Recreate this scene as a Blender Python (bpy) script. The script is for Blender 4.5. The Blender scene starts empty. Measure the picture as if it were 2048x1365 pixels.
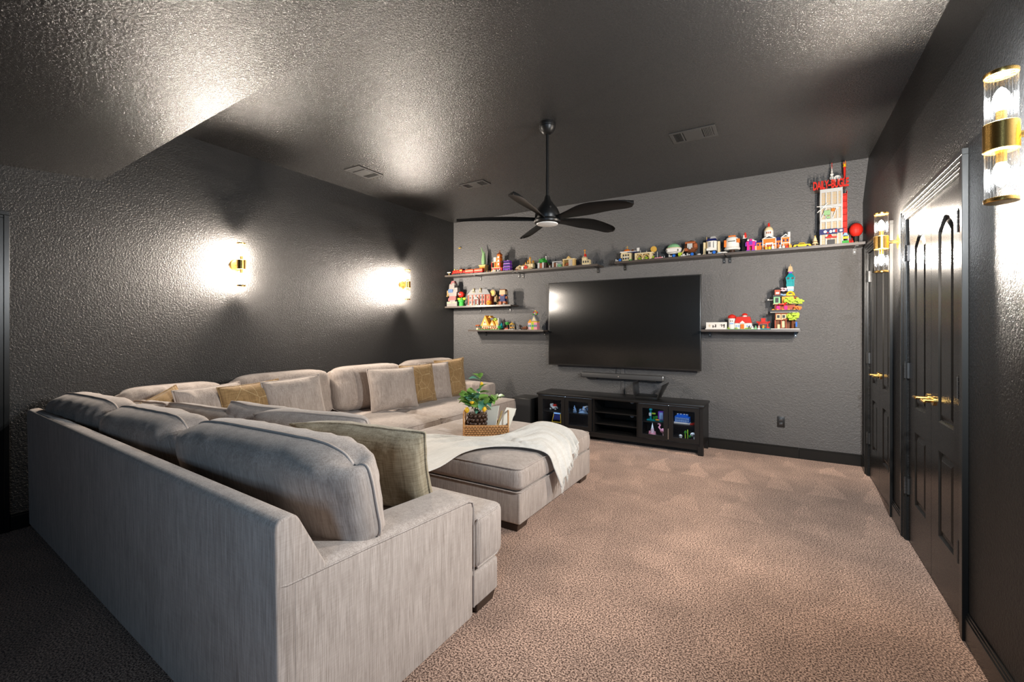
import bpy, bmesh, math, random
from mathutils import Vector, Matrix, noise
from mathutils.geometry import tessellate_polygon
random.seed(7)
PI = math.pi
S = bpy.context.scene
C = S.collection

# ---------------------------------------------------------------- camera, world, exposure
R, L, B, CZ, SF = 0.707, -4.485, 5.623, 3.082, 2.64      # right wall, left wall, back wall, ceiling, soffit line
cd = bpy.data.cameras.new('camera')
cam = bpy.data.objects.new('camera', cd); C.objects.link(cam)
cd.sensor_width = 36.0
cd.lens = 889.1 / 2048 * 36.0
cd.shift_y = (659.9 - 682.5) / 2048
cd.clip_start = 0.02
cam.location = (0, 0, 1.37)
cam.rotation_euler = (PI / 2, 0, 0.54289)
S.camera = cam
W = bpy.data.worlds.new('world'); S.world = W
W.use_nodes = True
W.node_tree.nodes['Background'].inputs[0].default_value = (0.55, 0.65, 0.8, 1)
W.node_tree.nodes['Background'].inputs[1].default_value = 0.3
vs = S.view_settings
S.display_settings.display_device = 'sRGB'
vs.view_transform = 'Standard'; vs.look = 'None'; vs.gamma = 1.0; vs.use_curve_mapping = False
vs.exposure = 0.75
S.cycles.max_bounces = 8; S.cycles.diffuse_bounces = 5; S.cycles.transparent_max_bounces = 16
S.cycles.caustics_reflective = False; S.cycles.caustics_refractive = False
S.cycles.sample_clamp_indirect = 4.0
S.cycles.use_denoising = True; S.cycles.denoising_prefilter = 'NONE'
BULB_W = 66.0            # each sconce bulb
DAY_W = 31.0             # cool light through the added, unseen rear window
def area(name, loc, rot, sx, sy, w, col):
    d = bpy.data.lights.new(name, 'AREA'); d.shape = 'RECTANGLE'; d.size = sx; d.size_y = sy
    d.energy = w; d.color = col
    o = bpy.data.objects.new(name, d); C.objects.link(o); o.location = loc; o.rotation_euler = rot
    return o
area('added_daylight', (0.05, -1.79, 1.62), (PI / 2, 0, 0), 0.62, 0.76, DAY_W, (0.50, 0.75, 1.0))  # added cool source behind the camera, set in the added window

# ---------------------------------------------------------------- materials
def nodes(name):
    m = bpy.data.materials.new(name); m.use_nodes = True
    nt = m.node_tree
    return m, nt, nt.nodes['Principled BSDF']
MATS = {}
def pm(name, col, rough=0.5, metal=0.0, spec=0.5, coat=0.0):
    if name in MATS: return MATS[name]
    m, nt, p = nodes(name)
    p.inputs['Base Color'].default_value = (*col, 1)
    p.inputs['Roughness'].default_value = rough
    p.inputs['Metallic'].default_value = metal
    p.inputs['Specular IOR Level'].default_value = spec
    p.inputs['Coat Weight'].default_value = coat
    MATS[name] = m
    return m
def N(nt, typ, **kw):
    n = nt.nodes.new(typ)
    for k, v in kw.items():
        if k.startswith('i_'):
            n.inputs[int(k[2:]) if k[2:].isdigit() else k[2:]].default_value = v
        else: setattr(n, k, v)
    return n
def lk(nt, a, b): nt.links.new(a, b)
def math_n(nt, op, a, b=None):
    n = nt.nodes.new('ShaderNodeMath'); n.operation = op
    for i, v in enumerate((a, b)):
        if v is None: continue
        if isinstance(v, (int, float)): n.inputs[i].default_value = v
        else: nt.links.new(v, n.inputs[i])
    return n.outputs[0]

def paint(name, col, rough, scale, dist, spec=0.5):
    m, nt, p = nodes(name)
    p.inputs['Roughness'].default_value = rough
    p.inputs['Specular IOR Level'].default_value = spec
    g = N(nt, 'ShaderNodeNewGeometry')
    n1 = N(nt, 'ShaderNodeTexNoise'); n1.inputs['Scale'].default_value = scale; n1.inputs['Detail'].default_value = 5.0
    n1.inputs['Roughness'].default_value = 0.62; n1.inputs['Distortion'].default_value = 0.4
    lk(nt, g.outputs['Position'], n1.inputs['Vector'])
    r = N(nt, 'ShaderNodeMapRange'); r.inputs[1].default_value = 0.30; r.inputs[2].default_value = 0.70
    lk(nt, n1.outputs['Fac'], r.inputs[0])
    b = N(nt, 'ShaderNodeBump'); b.inputs['Strength'].default_value = 0.75; b.inputs['Distance'].default_value = dist
    lk(nt, r.outputs[0], b.inputs['Height']); lk(nt, b.outputs['Normal'], p.inputs['Normal'])
    n2 = N(nt, 'ShaderNodeTexNoise'); n2.inputs['Scale'].default_value = 1.3; n2.inputs['Detail'].default_value = 4
    lk(nt, g.outputs['Position'], n2.inputs['Vector'])
    mx = N(nt, 'ShaderNodeMix', data_type='RGBA')
    mx.inputs[6].default_value = tuple(c * 0.9 for c in col) + (1,); mx.inputs[7].default_value = tuple(c * 1.1 for c in col) + (1,)
    lk(nt, n2.outputs['Fac'], mx.inputs[0]); lk(nt, mx.outputs[2], p.inputs['Base Color'])
    return m
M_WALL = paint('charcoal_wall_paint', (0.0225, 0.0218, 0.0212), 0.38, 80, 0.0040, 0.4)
M_WALLR = paint('charcoal_wall_paint_shaded', (0.013, 0.0128, 0.0126), 0.36, 80, 0.0040, 0.18)  # same wall paint, darkened for the weaker light on the right wall
M_BACK = paint('charcoal_wall_paint_lit', (0.088, 0.086, 0.086), 0.46, 62, 0.0055)  # same wall paint, lightened for the light falling on the back wall
M_CEIL = paint('charcoal_ceiling_paint', (0.023, 0.0222, 0.0215), 0.25, 78, 0.0025, 0.6)
M_TRIM = pm('black_trim_paint', (0.014, 0.014, 0.0135), 0.26, 0, 0.28)
M_DOOR = None
def door_mat():
    m, nt, p = nodes('black_door_paint')
    p.inputs['Base Color'].default_value = (0.011, 0.011, 0.0105, 1); p.inputs['Roughness'].default_value = 0.27; p.inputs['Specular IOR Level'].default_value = 0.2
    g = N(nt, 'ShaderNodeNewGeometry'); mp = N(nt, 'ShaderNodeMapping'); mp.inputs['Scale'].default_value = (240, 240, 6)
    lk(nt, g.outputs['Position'], mp.inputs[0])
    n = N(nt, 'ShaderNodeTexNoise'); n.inputs['Scale'].default_value = 1; n.inputs['Detail'].default_value = 3
    lk(nt, mp.outputs[0], n.inputs['Vector'])
    b = N(nt, 'ShaderNodeBump'); b.inputs['Strength'].default_value = 0.25; b.inputs['Distance'].default_value = 0.001
    lk(nt, n.outputs['Fac'], b.inputs['Height']); lk(nt, b.outputs['Normal'], p.inputs['Normal'])
    return m
M_DOOR = door_mat()

def carpet_mat():
    m, nt, p = nodes('beige_brown_carpet')
    p.inputs['Roughness'].default_value = 0.95; p.inputs['Specular IOR Level'].default_value = 0.1
    p.inputs['Sheen Weight'].default_value = 0.15
    g = N(nt, 'ShaderNodeNewGeometry'); P = g.outputs['Position']
    n1 = N(nt, 'ShaderNodeTexNoise'); n1.inputs['Scale'].default_value = 135; n1.inputs['Detail'].default_value = 2; n1.inputs['Roughness'].default_value = 0.6
    n2 = N(nt, 'ShaderNodeTexNoise'); n2.inputs['Scale'].default_value = 3.2; n2.inputs['Detail'].default_value = 5
    lk(nt, P, n1.inputs['Vector']); lk(nt, P, n2.inputs['Vector'])
    r1 = N(nt, 'ShaderNodeMapRange'); r1.inputs[1].default_value = 0.41; r1.inputs[2].default_value = 0.60
    lk(nt, n1.outputs['Fac'], r1.inputs[0])
    mx = N(nt, 'ShaderNodeMix', data_type='RGBA')
    mx.inputs[6].default_value = (0.085, 0.042, 0.027, 1); mx.inputs[7].default_value = (0.70, 0.465, 0.345, 1)
    lk(nt, r1.outputs[0], mx.inputs[0])
    # vacuum strokes brushed into the pile: rows of pale wedges
    sp = N(nt, 'ShaderNodeSeparateXYZ'); lk(nt, P, sp.inputs[0])
    x = math_n(nt, 'ADD', sp.outputs[0], math_n(nt, 'MULTIPLY', math_n(nt, 'SUBTRACT', n2.outputs['Fac'], 0.5), 0.25)); y = sp.outputs[1]
    tot = None
    for (y0, ln, k, off, up) in ((5.48, 0.34, 3.1, 0.2, 1.0), (4.95, 0.5, 2.9, 0.55, 0.9), (4.2, 0.6, 2.4, 0.1, 0.6), (3.3, 0.7, 2.1, 0.8, 0.35), (2.3, 0.8, 1.9, 0.35, 0.25)):
        h = math_n(nt, 'DIVIDE', math_n(nt, 'SUBTRACT', y0, y), ln)            # 0 at the tip, 1 at the base
        inside = math_n(nt, 'MULTIPLY', math_n(nt, 'GREATER_THAN', h, 0.0), math_n(nt, 'LESS_THAN', h, 1.0))
        fr = math_n(nt, 'FRACT', math_n(nt, 'ADD', math_n(nt, 'MULTIPLY', x, k), off + 10))
        ax = math_n(nt, 'ABSOLUTE', math_n(nt, 'SUBTRACT', fr, 0.5))
        w = math_n(nt, 'LESS_THAN', ax, math_n(nt, 'MULTIPLY', h, 0.34))
        t = math_n(nt, 'MULTIPLY', math_n(nt, 'MULTIPLY', inside, w), up)
        tot = t if tot is None else math_n(nt, 'MAXIMUM', tot, t)
    keep = N(nt, 'ShaderNodeMapRange'); keep.inputs[1].default_value = 0.34; keep.inputs[2].default_value = 0.50
    n3 = N(nt, 'ShaderNodeTexNoise'); n3.inputs['Scale'].default_value = 1.1; lk(nt, P, n3.inputs['Vector']); lk(nt, n3.outputs['Fac'], keep.inputs[0])
    tot = math_n(nt, 'MULTIPLY', tot, keep.outputs[0])
    f = math_n(nt, 'ADD', math_n(nt, 'ADD', 0.48, math_n(nt, 'MULTIPLY', n2.outputs['Fac'], 0.86)), math_n(nt, 'MULTIPLY', tot, 0.30))
    vm = N(nt, 'ShaderNodeVectorMath', operation='SCALE'); lk(nt, mx.outputs[2], vm.inputs[0]); lk(nt, f, vm.inputs[3])
    lk(nt, vm.outputs[0], p.inputs['Base Color'])
    b = N(nt, 'ShaderNodeBump'); b.inputs['Strength'].default_value = 1.0; b.inputs['Distance'].default_value = 0.004
    lk(nt, n1.outputs['Fac'], b.inputs['Height']); lk(nt, b.outputs['Normal'], p.inputs['Normal'])
    return m
M_CARPET = carpet_mat()

def fabric(name, c1, c2, vert='z', sc=1.0, cross=0.18, lines=None):
    m, nt, p = nodes(name)
    p.inputs['Roughness'].default_value = 0.92; p.inputs['Specular IOR Level'].default_value = 0.15
    p.inputs['Sheen Weight'].default_value = 0.2
    tc = N(nt, 'ShaderNodeTexCoord')
    def streak(scale, det):
        mp = N(nt, 'ShaderNodeMapping'); mp.inputs['Scale'].default_value = scale
        lk(nt, tc.outputs['Object'], mp.inputs[0])
        n = N(nt, 'ShaderNodeTexNoise'); n.inputs['Scale'].default_value = 1; n.inputs['Detail'].default_value = det; n.inputs['Roughness'].default_value = 0.65
        lk(nt, mp.outputs[0], n.inputs['Vector']); return n.outputs['Fac']
    a, b_ = 260 * sc, 9 * sc
    va = streak((a, a, b_) if vert == 'z' else (a, b_, a), 3)
    vb = streak((b_ * 2, b_ * 2, a * 1.3) if vert == 'z' else (b_ * 2, a * 1.3, b_ * 2), 2)
    big = streak((4, 4, 4), 4)
    mid = streak((40, 40, 3) if vert == 'z' else (40, 3, 40), 3)
    s = math_n(nt, 'ADD', math_n(nt, 'MULTIPLY', va, 1 - cross), math_n(nt, 'MULTIPLY', vb, cross))
    s = math_n(nt, 'ADD', math_n(nt, 'MULTIPLY', s, 0.62), math_n(nt, 'ADD', math_n(nt, 'MULTIPLY', big, 0.16), math_n(nt, 'MULTIPLY', mid, 0.22)))
    r = N(nt, 'ShaderNodeMapRange'); r.inputs[1].default_value = 0.37; r.inputs[2].default_value = 0.63
    lk(nt, s, r.inputs[0])
    mx = N(nt, 'ShaderNodeMix', data_type='RGBA'); mx.inputs[6].default_value = (*c1, 1); mx.inputs[7].default_value = (*c2, 1)
    lk(nt, r.outputs[0], mx.inputs[0]); col = mx.outputs[2]
    if lines:                                                     # loose thread lines woven across the cover
        w = N(nt, 'ShaderNodeTexVoronoi'); w.feature = 'DISTANCE_TO_EDGE'; w.inputs['Scale'].default_value = 7.0
        lk(nt, tc.outputs['Object'], w.inputs['Vector'])
        ln = math_n(nt, 'LESS_THAN', w.outputs[0], 0.012)
        m2 = N(nt, 'ShaderNodeMix', data_type='RGBA'); m2.inputs[7].default_value = (*lines, 1)
        lk(nt, math_n(nt, 'MULTIPLY', ln, 0.7), m2.inputs[0]); lk(nt, col, m2.inputs[6]); col = m2.outputs[2]
    lk(nt, col, p.inputs['Base Color'])
    b = N(nt, 'ShaderNodeBump'); b.inputs['Strength'].default_value = 0.5; b.inputs['Distance'].default_value = 0.0015
    lk(nt, s, b.inputs['Height']); lk(nt, b.outputs['Normal'], p.inputs['Normal'])
    return m
BEIGE1, BEIGE2 = (0.26, 0.21, 0.177), (0.53, 0.455, 0.405)
M_SOFA = fabric('beige_chenille_upholstery', BEIGE1, BEIGE2, 'z')
M_CUSH = fabric('beige_chenille_cushion', BEIGE1, BEIGE2, 'y')
M_GOLD_F = fabric('gold_brown_woven_cover', (0.17, 0.10, 0.042), (0.43, 0.28, 0.13), 'y', 0.7, 0.5, (0.55, 0.42, 0.23))
M_OLIVE_F = fabric('olive_brown_woven_cover', (0.17, 0.13, 0.075), (0.50, 0.43, 0.31), 'y', 0.6, 0.5)
M_THROW = fabric('cream_cotton_throw', (0.56, 0.53, 0.475), (0.74, 0.715, 0.67), 'y', 1.2, 0.5)
M_LEG = pm('dark_brown_wood', (0.035, 0.020, 0.013), 0.4)
M_GOLD = pm('brushed_gold', (0.72, 0.44, 0.13), 0.24, 1.0)
M_CHROME = pm('steel', (0.55, 0.54, 0.52), 0.3, 1.0)
M_GUN = pm('painted_black_hinge', (0.05, 0.05, 0.05), 0.3, 0.4)
M_BLK = pm('satin_black', (0.012, 0.012, 0.012), 0.35)
M_CAB = pm('black_wood_veneer', (0.010, 0.0095, 0.0095), 0.36, 0, 0.35)
M_SHELF = None
def wood_mat(name, c1, c2, rough=0.4, axis='x'):
    m, nt, p = nodes(name)
    p.inputs['Roughness'].default_value = rough
    g = N(nt, 'ShaderNodeNewGeometry'); mp = N(nt, 'ShaderNodeMapping'); mp.inputs['Scale'].default_value = (3, 60, 60) if axis == 'x' else (60, 60, 3)
    lk(nt, g.outputs['Position'], mp.inputs[0])
    n = N(nt, 'ShaderNodeTexNoise'); n.inputs['Scale'].default_value = 1; n.inputs['Detail'].default_value = 4
    lk(nt, mp.outputs[0], n.inputs['Vector'])
    mx = N(nt, 'ShaderNodeMix', data_type='RGBA'); mx.inputs[6].default_value = (*c1, 1); mx.inputs[7].default_value = (*c2, 1)
    lk(nt, n.outputs['Fac'], mx.inputs[0]); lk(nt, mx.outputs[2], p.inputs['Base Color'])
    return m
M_SHELF = wood_mat('black_brown_shelf', (0.03, 0.024, 0.02), (0.075, 0.058, 0.048), 0.38)

def glass_mat(name, tint=(1, 1, 1), refl=0.12):
    m = bpy.data.materials.new(name); m.use_nodes = True; nt = m.node_tree
    nt.nodes.clear()
    o = N(nt, 'ShaderNodeOutputMaterial'); mx = N(nt, 'ShaderNodeMixShader')
    t = N(nt, 'ShaderNodeBsdfTransparent'); t.inputs[0].default_value = (*tint, 1)
    gl = N(nt, 'ShaderNodeBsdfGlossy'); gl.inputs['Roughness'].default_value = 0.12
    lw = N(nt, 'ShaderNodeLayerWeight'); lw.inputs[0].default_value = 0.35
    f = math_n(nt, 'MULTIPLY', lw.outputs['Facing'], refl * 4); f = math_n(nt, 'MINIMUM', f, 0.7)
    lk(nt, f, mx.inputs[0]); lk(nt, t.outputs[0], mx.inputs[1]); lk(nt, gl.outputs[0], mx.inputs[2])
    lk(nt, mx.outputs[0], o.inputs[0])
    return m
M_TUBE = glass_mat('clear_ribbed_glass', (0.97, 0.96, 0.94), 0.15)
M_PANE = glass_mat('cabinet_glass', (0.9, 0.92, 0.95), 0.05)
def bulb_mat():
    m = bpy.data.materials.new('lit_bulb'); m.use_nodes = True; nt = m.node_tree; nt.nodes.clear()
    o = N(nt, 'ShaderNodeOutputMaterial'); a = N(nt, 'ShaderNodeAddShader')
    e = N(nt, 'ShaderNodeEmission'); e.inputs[0].default_value = (1, 0.93, 0.82, 1); e.inputs[1].default_value = 30
    t = N(nt, 'ShaderNodeBsdfTransparent')
    lk(nt, e.outputs[0], a.inputs[0]); lk(nt, t.outputs[0], a.inputs[1]); lk(nt, a.outputs[0], o.inputs[0])
    return m
M_BULB = bulb_mat()
def emit_mat(name, col, st):
    m = bpy.data.materials.new(name); m.use_nodes = True; nt = m.node_tree; nt.nodes.clear()
    o = N(nt, 'ShaderNodeOutputMaterial'); e = N(nt, 'ShaderNodeEmission'); e.inputs[0].default_value = (*col, 1); e.inputs[1].default_value = st
    lk(nt, e.outputs[0], o.inputs[0]); return m
M_LED = emit_mat('cool_led', (0.6, 0.78, 1.0), 14.0)

PAL = dict(red=(0.62, 0.035, 0.02), orange=(0.80, 0.22, 0.03), amber=(0.85, 0.40, 0.05), yellow=(0.85, 0.55, 0.03), white=(0.80, 0.78, 0.74),
           cream=(0.78, 0.66, 0.42), tan=(0.66, 0.47, 0.20), sand=(0.55, 0.42, 0.25), green=(0.05, 0.38, 0.06), lime=(0.45, 0.60, 0.05),
           sage=(0.30, 0.48, 0.25), mint=(0.30, 0.58, 0.33), teal=(0.0, 0.33, 0.36), blue=(0.02, 0.17, 0.62), navy=(0.02, 0.03, 0.14),
           sky=(0.35, 0.52, 0.75), purple=(0.22, 0.06, 0.45), magenta=(0.65, 0.02, 0.28), pink=(0.80, 0.35, 0.42), palepink=(0.80, 0.55, 0.58),
           brown=(0.20, 0.075, 0.03), darkbrown=(0.06, 0.03, 0.02), brick=(0.45, 0.10, 0.05), grey=(0.30, 0.30, 0.30), darkgrey=(0.07, 0.07, 0.075),
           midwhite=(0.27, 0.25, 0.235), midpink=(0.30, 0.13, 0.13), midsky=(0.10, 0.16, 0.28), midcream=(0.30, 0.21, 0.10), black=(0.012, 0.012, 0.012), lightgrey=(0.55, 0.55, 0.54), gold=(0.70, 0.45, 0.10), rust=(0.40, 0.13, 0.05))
def K(c): return pm('toy_plastic_' + c, tuple(0.70 * q ** 1.15 for q in PAL[c]), 0.55, 0, 0.22)

# ---------------------------------------------------------------- mesh helpers
class MB:
    def __init__(s): s.v = []; s.f = []
    def add(s, vs, fs):
        n = len(s.v); s.v += [tuple(v) for v in vs]; s.f += [tuple(i + n for i in f) for f in fs]; return s
    def box(s, x0, x1, y0, y1, z0, z1):
        return s.hexa([(x0, y0, z0), (x1, y0, z0), (x1, y1, z0), (x0, y1, z0)], [(x0, y0, z1), (x1, y0, z1), (x1, y1, z1), (x0, y1, z1)])
    def hexa(s, a, b):
        return s.add(list(a) + list(b), [(3, 2, 1, 0), (4, 5, 6, 7), (0, 1, 5, 4), (1, 2, 6, 5), (2, 3, 7, 6), (3, 0, 4, 7)])
    def lathe(s, prof, n=16, c=(0, 0, 0), axis='z', cap=True):
        vs = []
        for r, h in prof:
            for i in range(n):
                a = 2 * PI * i / n; p, q = r * math.cos(a), r * math.sin(a)
                v = (p, q, h) if axis == 'z' else ((h, p, q) if axis == 'x' else (q, h, p))
                vs.append((v[0] + c[0], v[1] + c[1], v[2] + c[2]))
        fs = []
        for k in range(len(prof) - 1):
            for i in range(n):
                j = (i + 1) % n
                fs.append((k * n + i, k * n + j, (k + 1) * n + j, (k + 1) * n + i))
        if cap:
            fs.append(tuple(range(n - 1, -1, -1))); m = (len(prof) - 1) * n; fs.append(tuple(m + i for i in range(n)))
        return s.add(vs, fs)
    def cyl(s, x, y, z0, z1, r, r2=None, n=12):
        return s.lathe([(r, z0), (r if r2 is None else max(r2, 1e-4), z1)], n, (x, y, 0))
    def ball(s, x, y, z, rx, ry=None, rz=None, n=10, m=6):
        ry = rx if ry is None else ry; rz = rx if rz is None else rz
        vs = [(x, y, z - rz)]; fs = []
        for k in range(1, m):
            t = PI * k / m - PI / 2
            for i in range(n):
                a = 2 * PI * i / n
                vs.append((x + rx * math.cos(t) * math.cos(a), y + ry * math.cos(t) * math.sin(a), z + rz * math.sin(t)))
        vs.append((x, y, z + rz)); e = len(vs) - 1
        for i in range(n):
            j = (i + 1) % n
            fs.append((0, 1 + j, 1 + i)); fs.append((e, e - n + i, e - n + j))
            for k in range(m - 2):
                b = 1 + k * n; fs.append((b + i, b + j, b + n + j, b + n + i))
        return s.add(vs, fs)
    def dome(s, x, y, z, r, h, n=14, m=4):
        return s.lathe([(max(r * math.cos(PI / 2 * k / m), 1e-4), z + h * math.sin(PI / 2 * k / m)) for k in range(m + 1)], n, (x, y, 0))
    def roof(s, x0, x1, y0, y1, z0, z1, ax='x'):
        if ax == 'x':
            y = (y0 + y1) / 2; t = [(x0, y, z1), (x1, y, z1)]
            return s.add([(x0, y0, z0), (x1, y0, z0), (x1, y1, z0), (x0, y1, z0)] + t, [(3, 2, 1, 0), (0, 1, 5, 4), (2, 3, 4, 5), (1, 2, 5), (3, 0, 4)])
        x = (x0 + x1) / 2; t = [(x, y0, z1), (x, y1, z1)]
        return s.add([(x0, y0, z0), (x1, y0, z0), (x1, y1, z0), (x0, y1, z0)] + t, [(3, 2, 1, 0), (0, 1, 4), (2, 3, 5), (1, 2, 5, 4), (3, 0, 4, 5)])
    def hip(s, x0, x1, y0, y1, z0, z1, k=0.3):
        dx, dy = (x1 - x0) * k, (y1 - y0) * k
        return s.hexa([(x0, y0, z0), (x1, y0, z0), (x1, y1, z0), (x0, y1, z0)], [(x0 + dx, y0 + dy, z1), (x1 - dx, y0 + dy, z1), (x1 - dx, y1 - dy, z1), (x0 + dx, y1 - dy, z1)])
    def tube(s, pts, r, n=8, r2=None):
        pts = [Vector(p) for p in pts]; vs = []; fs = []; prev = None
        for k, p in enumerate(pts):
            t = (pts[min(k + 1, len(pts) - 1)] - pts[max(k - 1, 0)]).normalized()
            ref = prev if prev is not None else (Vector((0, 0, 1)) if abs(t.z) < 0.9 else Vector((1, 0, 0)))
            a = t.cross(ref); a = a.normalized() if a.length > 1e-6 else t.orthogonal().normalized()
            b = a.cross(t).normalized(); prev = b
            rr = r if r2 is None else r + (r2 - r) * k / max(1, len(pts) - 1)
            for i in range(n):
                q = 2 * PI * i / n; vs.append(p + a * (rr * math.cos(q)) + b * (rr * math.sin(q)))
        for k in range(len(pts) - 1):
            for i in range(n):
                j = (i + 1) % n; fs.append((k * n + i, k * n + j, (k + 1) * n + j, (k + 1) * n + i))
        fs.append(tuple(range(n - 1, -1, -1))); m = (len(pts) - 1) * n; fs.append(tuple(m + i for i in range(n)))
        return s.add(vs, fs)
    def prism(s, poly, a, b):
        """poly: list of 2-D points mapped through functions a (near) and b (far) to 3-D"""
        n = len(poly); vs = [a(p) for p in poly] + [b(p) for p in poly]
        fs = [tuple(range(n)), tuple(range(2 * n - 1, n - 1, -1))] + [(i, i + n, (i + 1) % n + n, (i + 1) % n) for i in range(n)]
        return s.add(vs, fs)
    def build(s, name, mat, parent=None, off=(0, 0, 0), bevel=0, seg=2, smooth=None, fixn=True, solidify=0, sub=0, angle=0.6, bfilter=None):
        me = bpy.data.meshes.new(name)
        me.from_pydata([(v[0] - off[0], v[1] - off[1], v[2] - off[2]) for v in s.v], [], s.f)
        bm = bmesh.new(); bm.from_mesh(me)
        if fixn: bmesh.ops.recalc_face_normals(bm, faces=bm.faces)
        if bevel:
            es = [e for e in bm.edges if len(e.link_faces) == 2 and e.calc_face_angle(0) > 0.5 and (bfilter is None or bfilter((e.verts[0].co + e.verts[1].co) / 2 + Vector(off)))]
            bmesh.ops.bevel(bm, geom=es, offset=bevel, segments=seg, affect='EDGES', profile=0.5, clamp_overlap=True)
        bm.to_mesh(me); bm.free()
        if smooth is None: smooth = bool(bevel)
        if smooth:
            for p in me.polygons: p.use_smooth = True
            if not bevel or angle < 3:
                try: me.set_sharp_from_angle(angle=angle)
                except Exception: pass
        me.materials.append(mat)
        o = bpy.data.objects.new(name, me); C.objects.link(o)
        if parent is not None: o.parent = parent
        if solidify:
            md = o.modifiers.new('thickness', 'SOLIDIFY'); md.thickness = solidify; md.offset = 1
        if sub:
            md = o.modifiers.new('smooth', 'SUBSURF'); md.levels = sub; md.render_levels = sub
        return o
def tag(o, label=None, cat=None, group=None, kind=None):
    if label: o['label'] = label
    if cat: o['category'] = cat
    if group: o['group'] = group
    if kind: o['kind'] = kind
    return o
def empty(name, loc=(0, 0, 0), rz=0):
    o = bpy.data.objects.new(name, None); C.objects.link(o); o.location = loc; o.rotation_euler = (0, 0, rz); o.empty_display_size = 0.05
    return o
def thing(name, label, cat, loc=(0, 0, 0), rz=0, group=None): return tag(empty(name, loc, rz), label, cat, group)
def inst(src, name, parent, loc, rot=(0, 0, 0), sc=(1, 1, 1)):
    o = bpy.data.objects.new(name, src.data); C.objects.link(o); o.parent = parent
    o.location = loc; o.rotation_euler = rot; o.scale = sc
    return o
def copy_tree(o, parent=None):
    c = o.copy(); C.objects.link(c)
    if parent is not None: c.parent = parent
    for ch in list(o.children): copy_tree(ch, c)
    return c

# ---------------------------------------------------------------- room shell
YR = -1.7                                        # rear wall behind the camera
def struct(o): o['kind'] = 'structure'; return o
struct(MB().box(L - 0.12, R + 0.3, YR - 0.12, B + 0.12, -0.1, 0).build('floor', M_CARPET))
struct(MB().box(L - 0.12, R + 0.3, B, B + 0.12, 0, CZ + 0.1).build('wall_back', M_BACK))
struct(MB().box(L - 0.12, L, YR - 0.12, B, 0, CZ + 0.1).build('wall_left', M_WALL))
struct(MB().box(L - 0.12, R + 0.3, 1.30, B + 0.12, CZ, CZ + 0.12).build('ceiling', M_CEIL))
def lowz(x, y): return 2.524 + (x - L) * 0.0452 + (y - 1.301) * 0.088
x0, x1 = L - 0.1, R + 0.25
struct(MB().hexa([(x0, YR - 0.1, lowz(x0, YR)), (x1, YR - 0.1, lowz(x1, YR)), (x1, 1.301, lowz(x1, 1.301)), (x0, 1.301, lowz(x0, 1.301))],
                 [(x0, YR - 0.1, CZ + 0.12), (x1, YR - 0.1, CZ + 0.12), (x1, 1.301, CZ + 0.12), (x0, 1.301, CZ + 0.12)]).build('ceiling_rear', M_CEIL))
D1, D2, DH = (2.785, 3.80), (4.29, 5.28), 2.085      # door openings along the right wall
w = MB()
for a, b in ((YR, D1[0]), (D1[1], D2[0]), (D2[1], B)): w.box(R, R + 0.12, a, b, 0, SF)
for a, b in (D1, D2): w.box(R, R + 0.12, a, b, DH, SF)
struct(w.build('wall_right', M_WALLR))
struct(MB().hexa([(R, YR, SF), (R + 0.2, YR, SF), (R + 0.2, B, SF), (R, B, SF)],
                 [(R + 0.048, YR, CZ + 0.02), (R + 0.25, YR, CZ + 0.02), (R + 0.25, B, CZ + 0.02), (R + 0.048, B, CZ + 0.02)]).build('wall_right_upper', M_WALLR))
wx0, wx1, wz0, wz1 = -0.30, 0.40, 1.20, 2.04
struct(MB().box(L, wx0, YR - 0.12, YR, 0, CZ).box(wx1, R + 0.1, YR - 0.12, YR, 0, CZ).box(wx0, wx1, YR - 0.12, YR, 0, wz0).box(wx0, wx1, YR - 0.12, YR, wz1, CZ).build('wall_rear', M_WALL))
wn = struct(empty('added_window_1', (0.05, YR, wz0)))  # unseen window, added to give the cool light a source
fr = MB()
for a, b, c, d in ((wx0, wx0 + 0.05, wz0, wz1), (wx1 - 0.05, wx1, wz0, wz1), (wx0, wx1, wz0, wz0 + 0.05), (wx0, wx1, wz1 - 0.05, wz1), (wx0, wx1, 1.608, 1.632)):
    fr.box(a, b, YR - 0.08, YR + 0.01, c, d)
fr.build('window_frame', M_TRIM, wn, wn.location)
MB().box(wx0 + 0.03, wx1 - 0.03, YR - 0.05, YR - 0.045, wz0 + 0.03, wz1 - 0.03).build('added_window_pane', M_PANE, wn, wn.location)
# baseboards
def bb(name, boxes): 
    m = MB()
    for q in boxes: m.box(*q)
    return struct(m.build(name, M_TRIM, bevel=0.002, seg=1, smooth=False))
bb('baseboard_back', [(L, 0.17, B - 0.014, B, 0, 0.098), (L, 0.17, B - 0.010, B, 0.098, 0.108), (L, 0.17, B - 0.006, B, 0.108, 0.116),
                      (0.172, R, B - 0.014, B, 0, 0.098), (0.172, R, B - 0.010, B, 0.098, 0.108), (0.172, R, B - 0.006, B, 0.108, 0.116)])
q = []
for a, b in ((YR, D1[0] - 0.085), (D1[1] + 0.085, D2[0] - 0.085), (D2[1] + 0.085, B - 0.014)):
    q += [(R - 0.014, R, a, b, 0, 0.105), (R - 0.010, R, a, b, 0.105, 0.118), (R - 0.006, R, a, b, 0.118, 0.13)]
bb('baseboard_right', q)
bb('baseboard_left', [(L, L + 0.014, 0.825, B - 0.02, 0, 0.1), (L, L + 0.010, 0.825, B - 0.02, 0.1, 0.116)])

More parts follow.
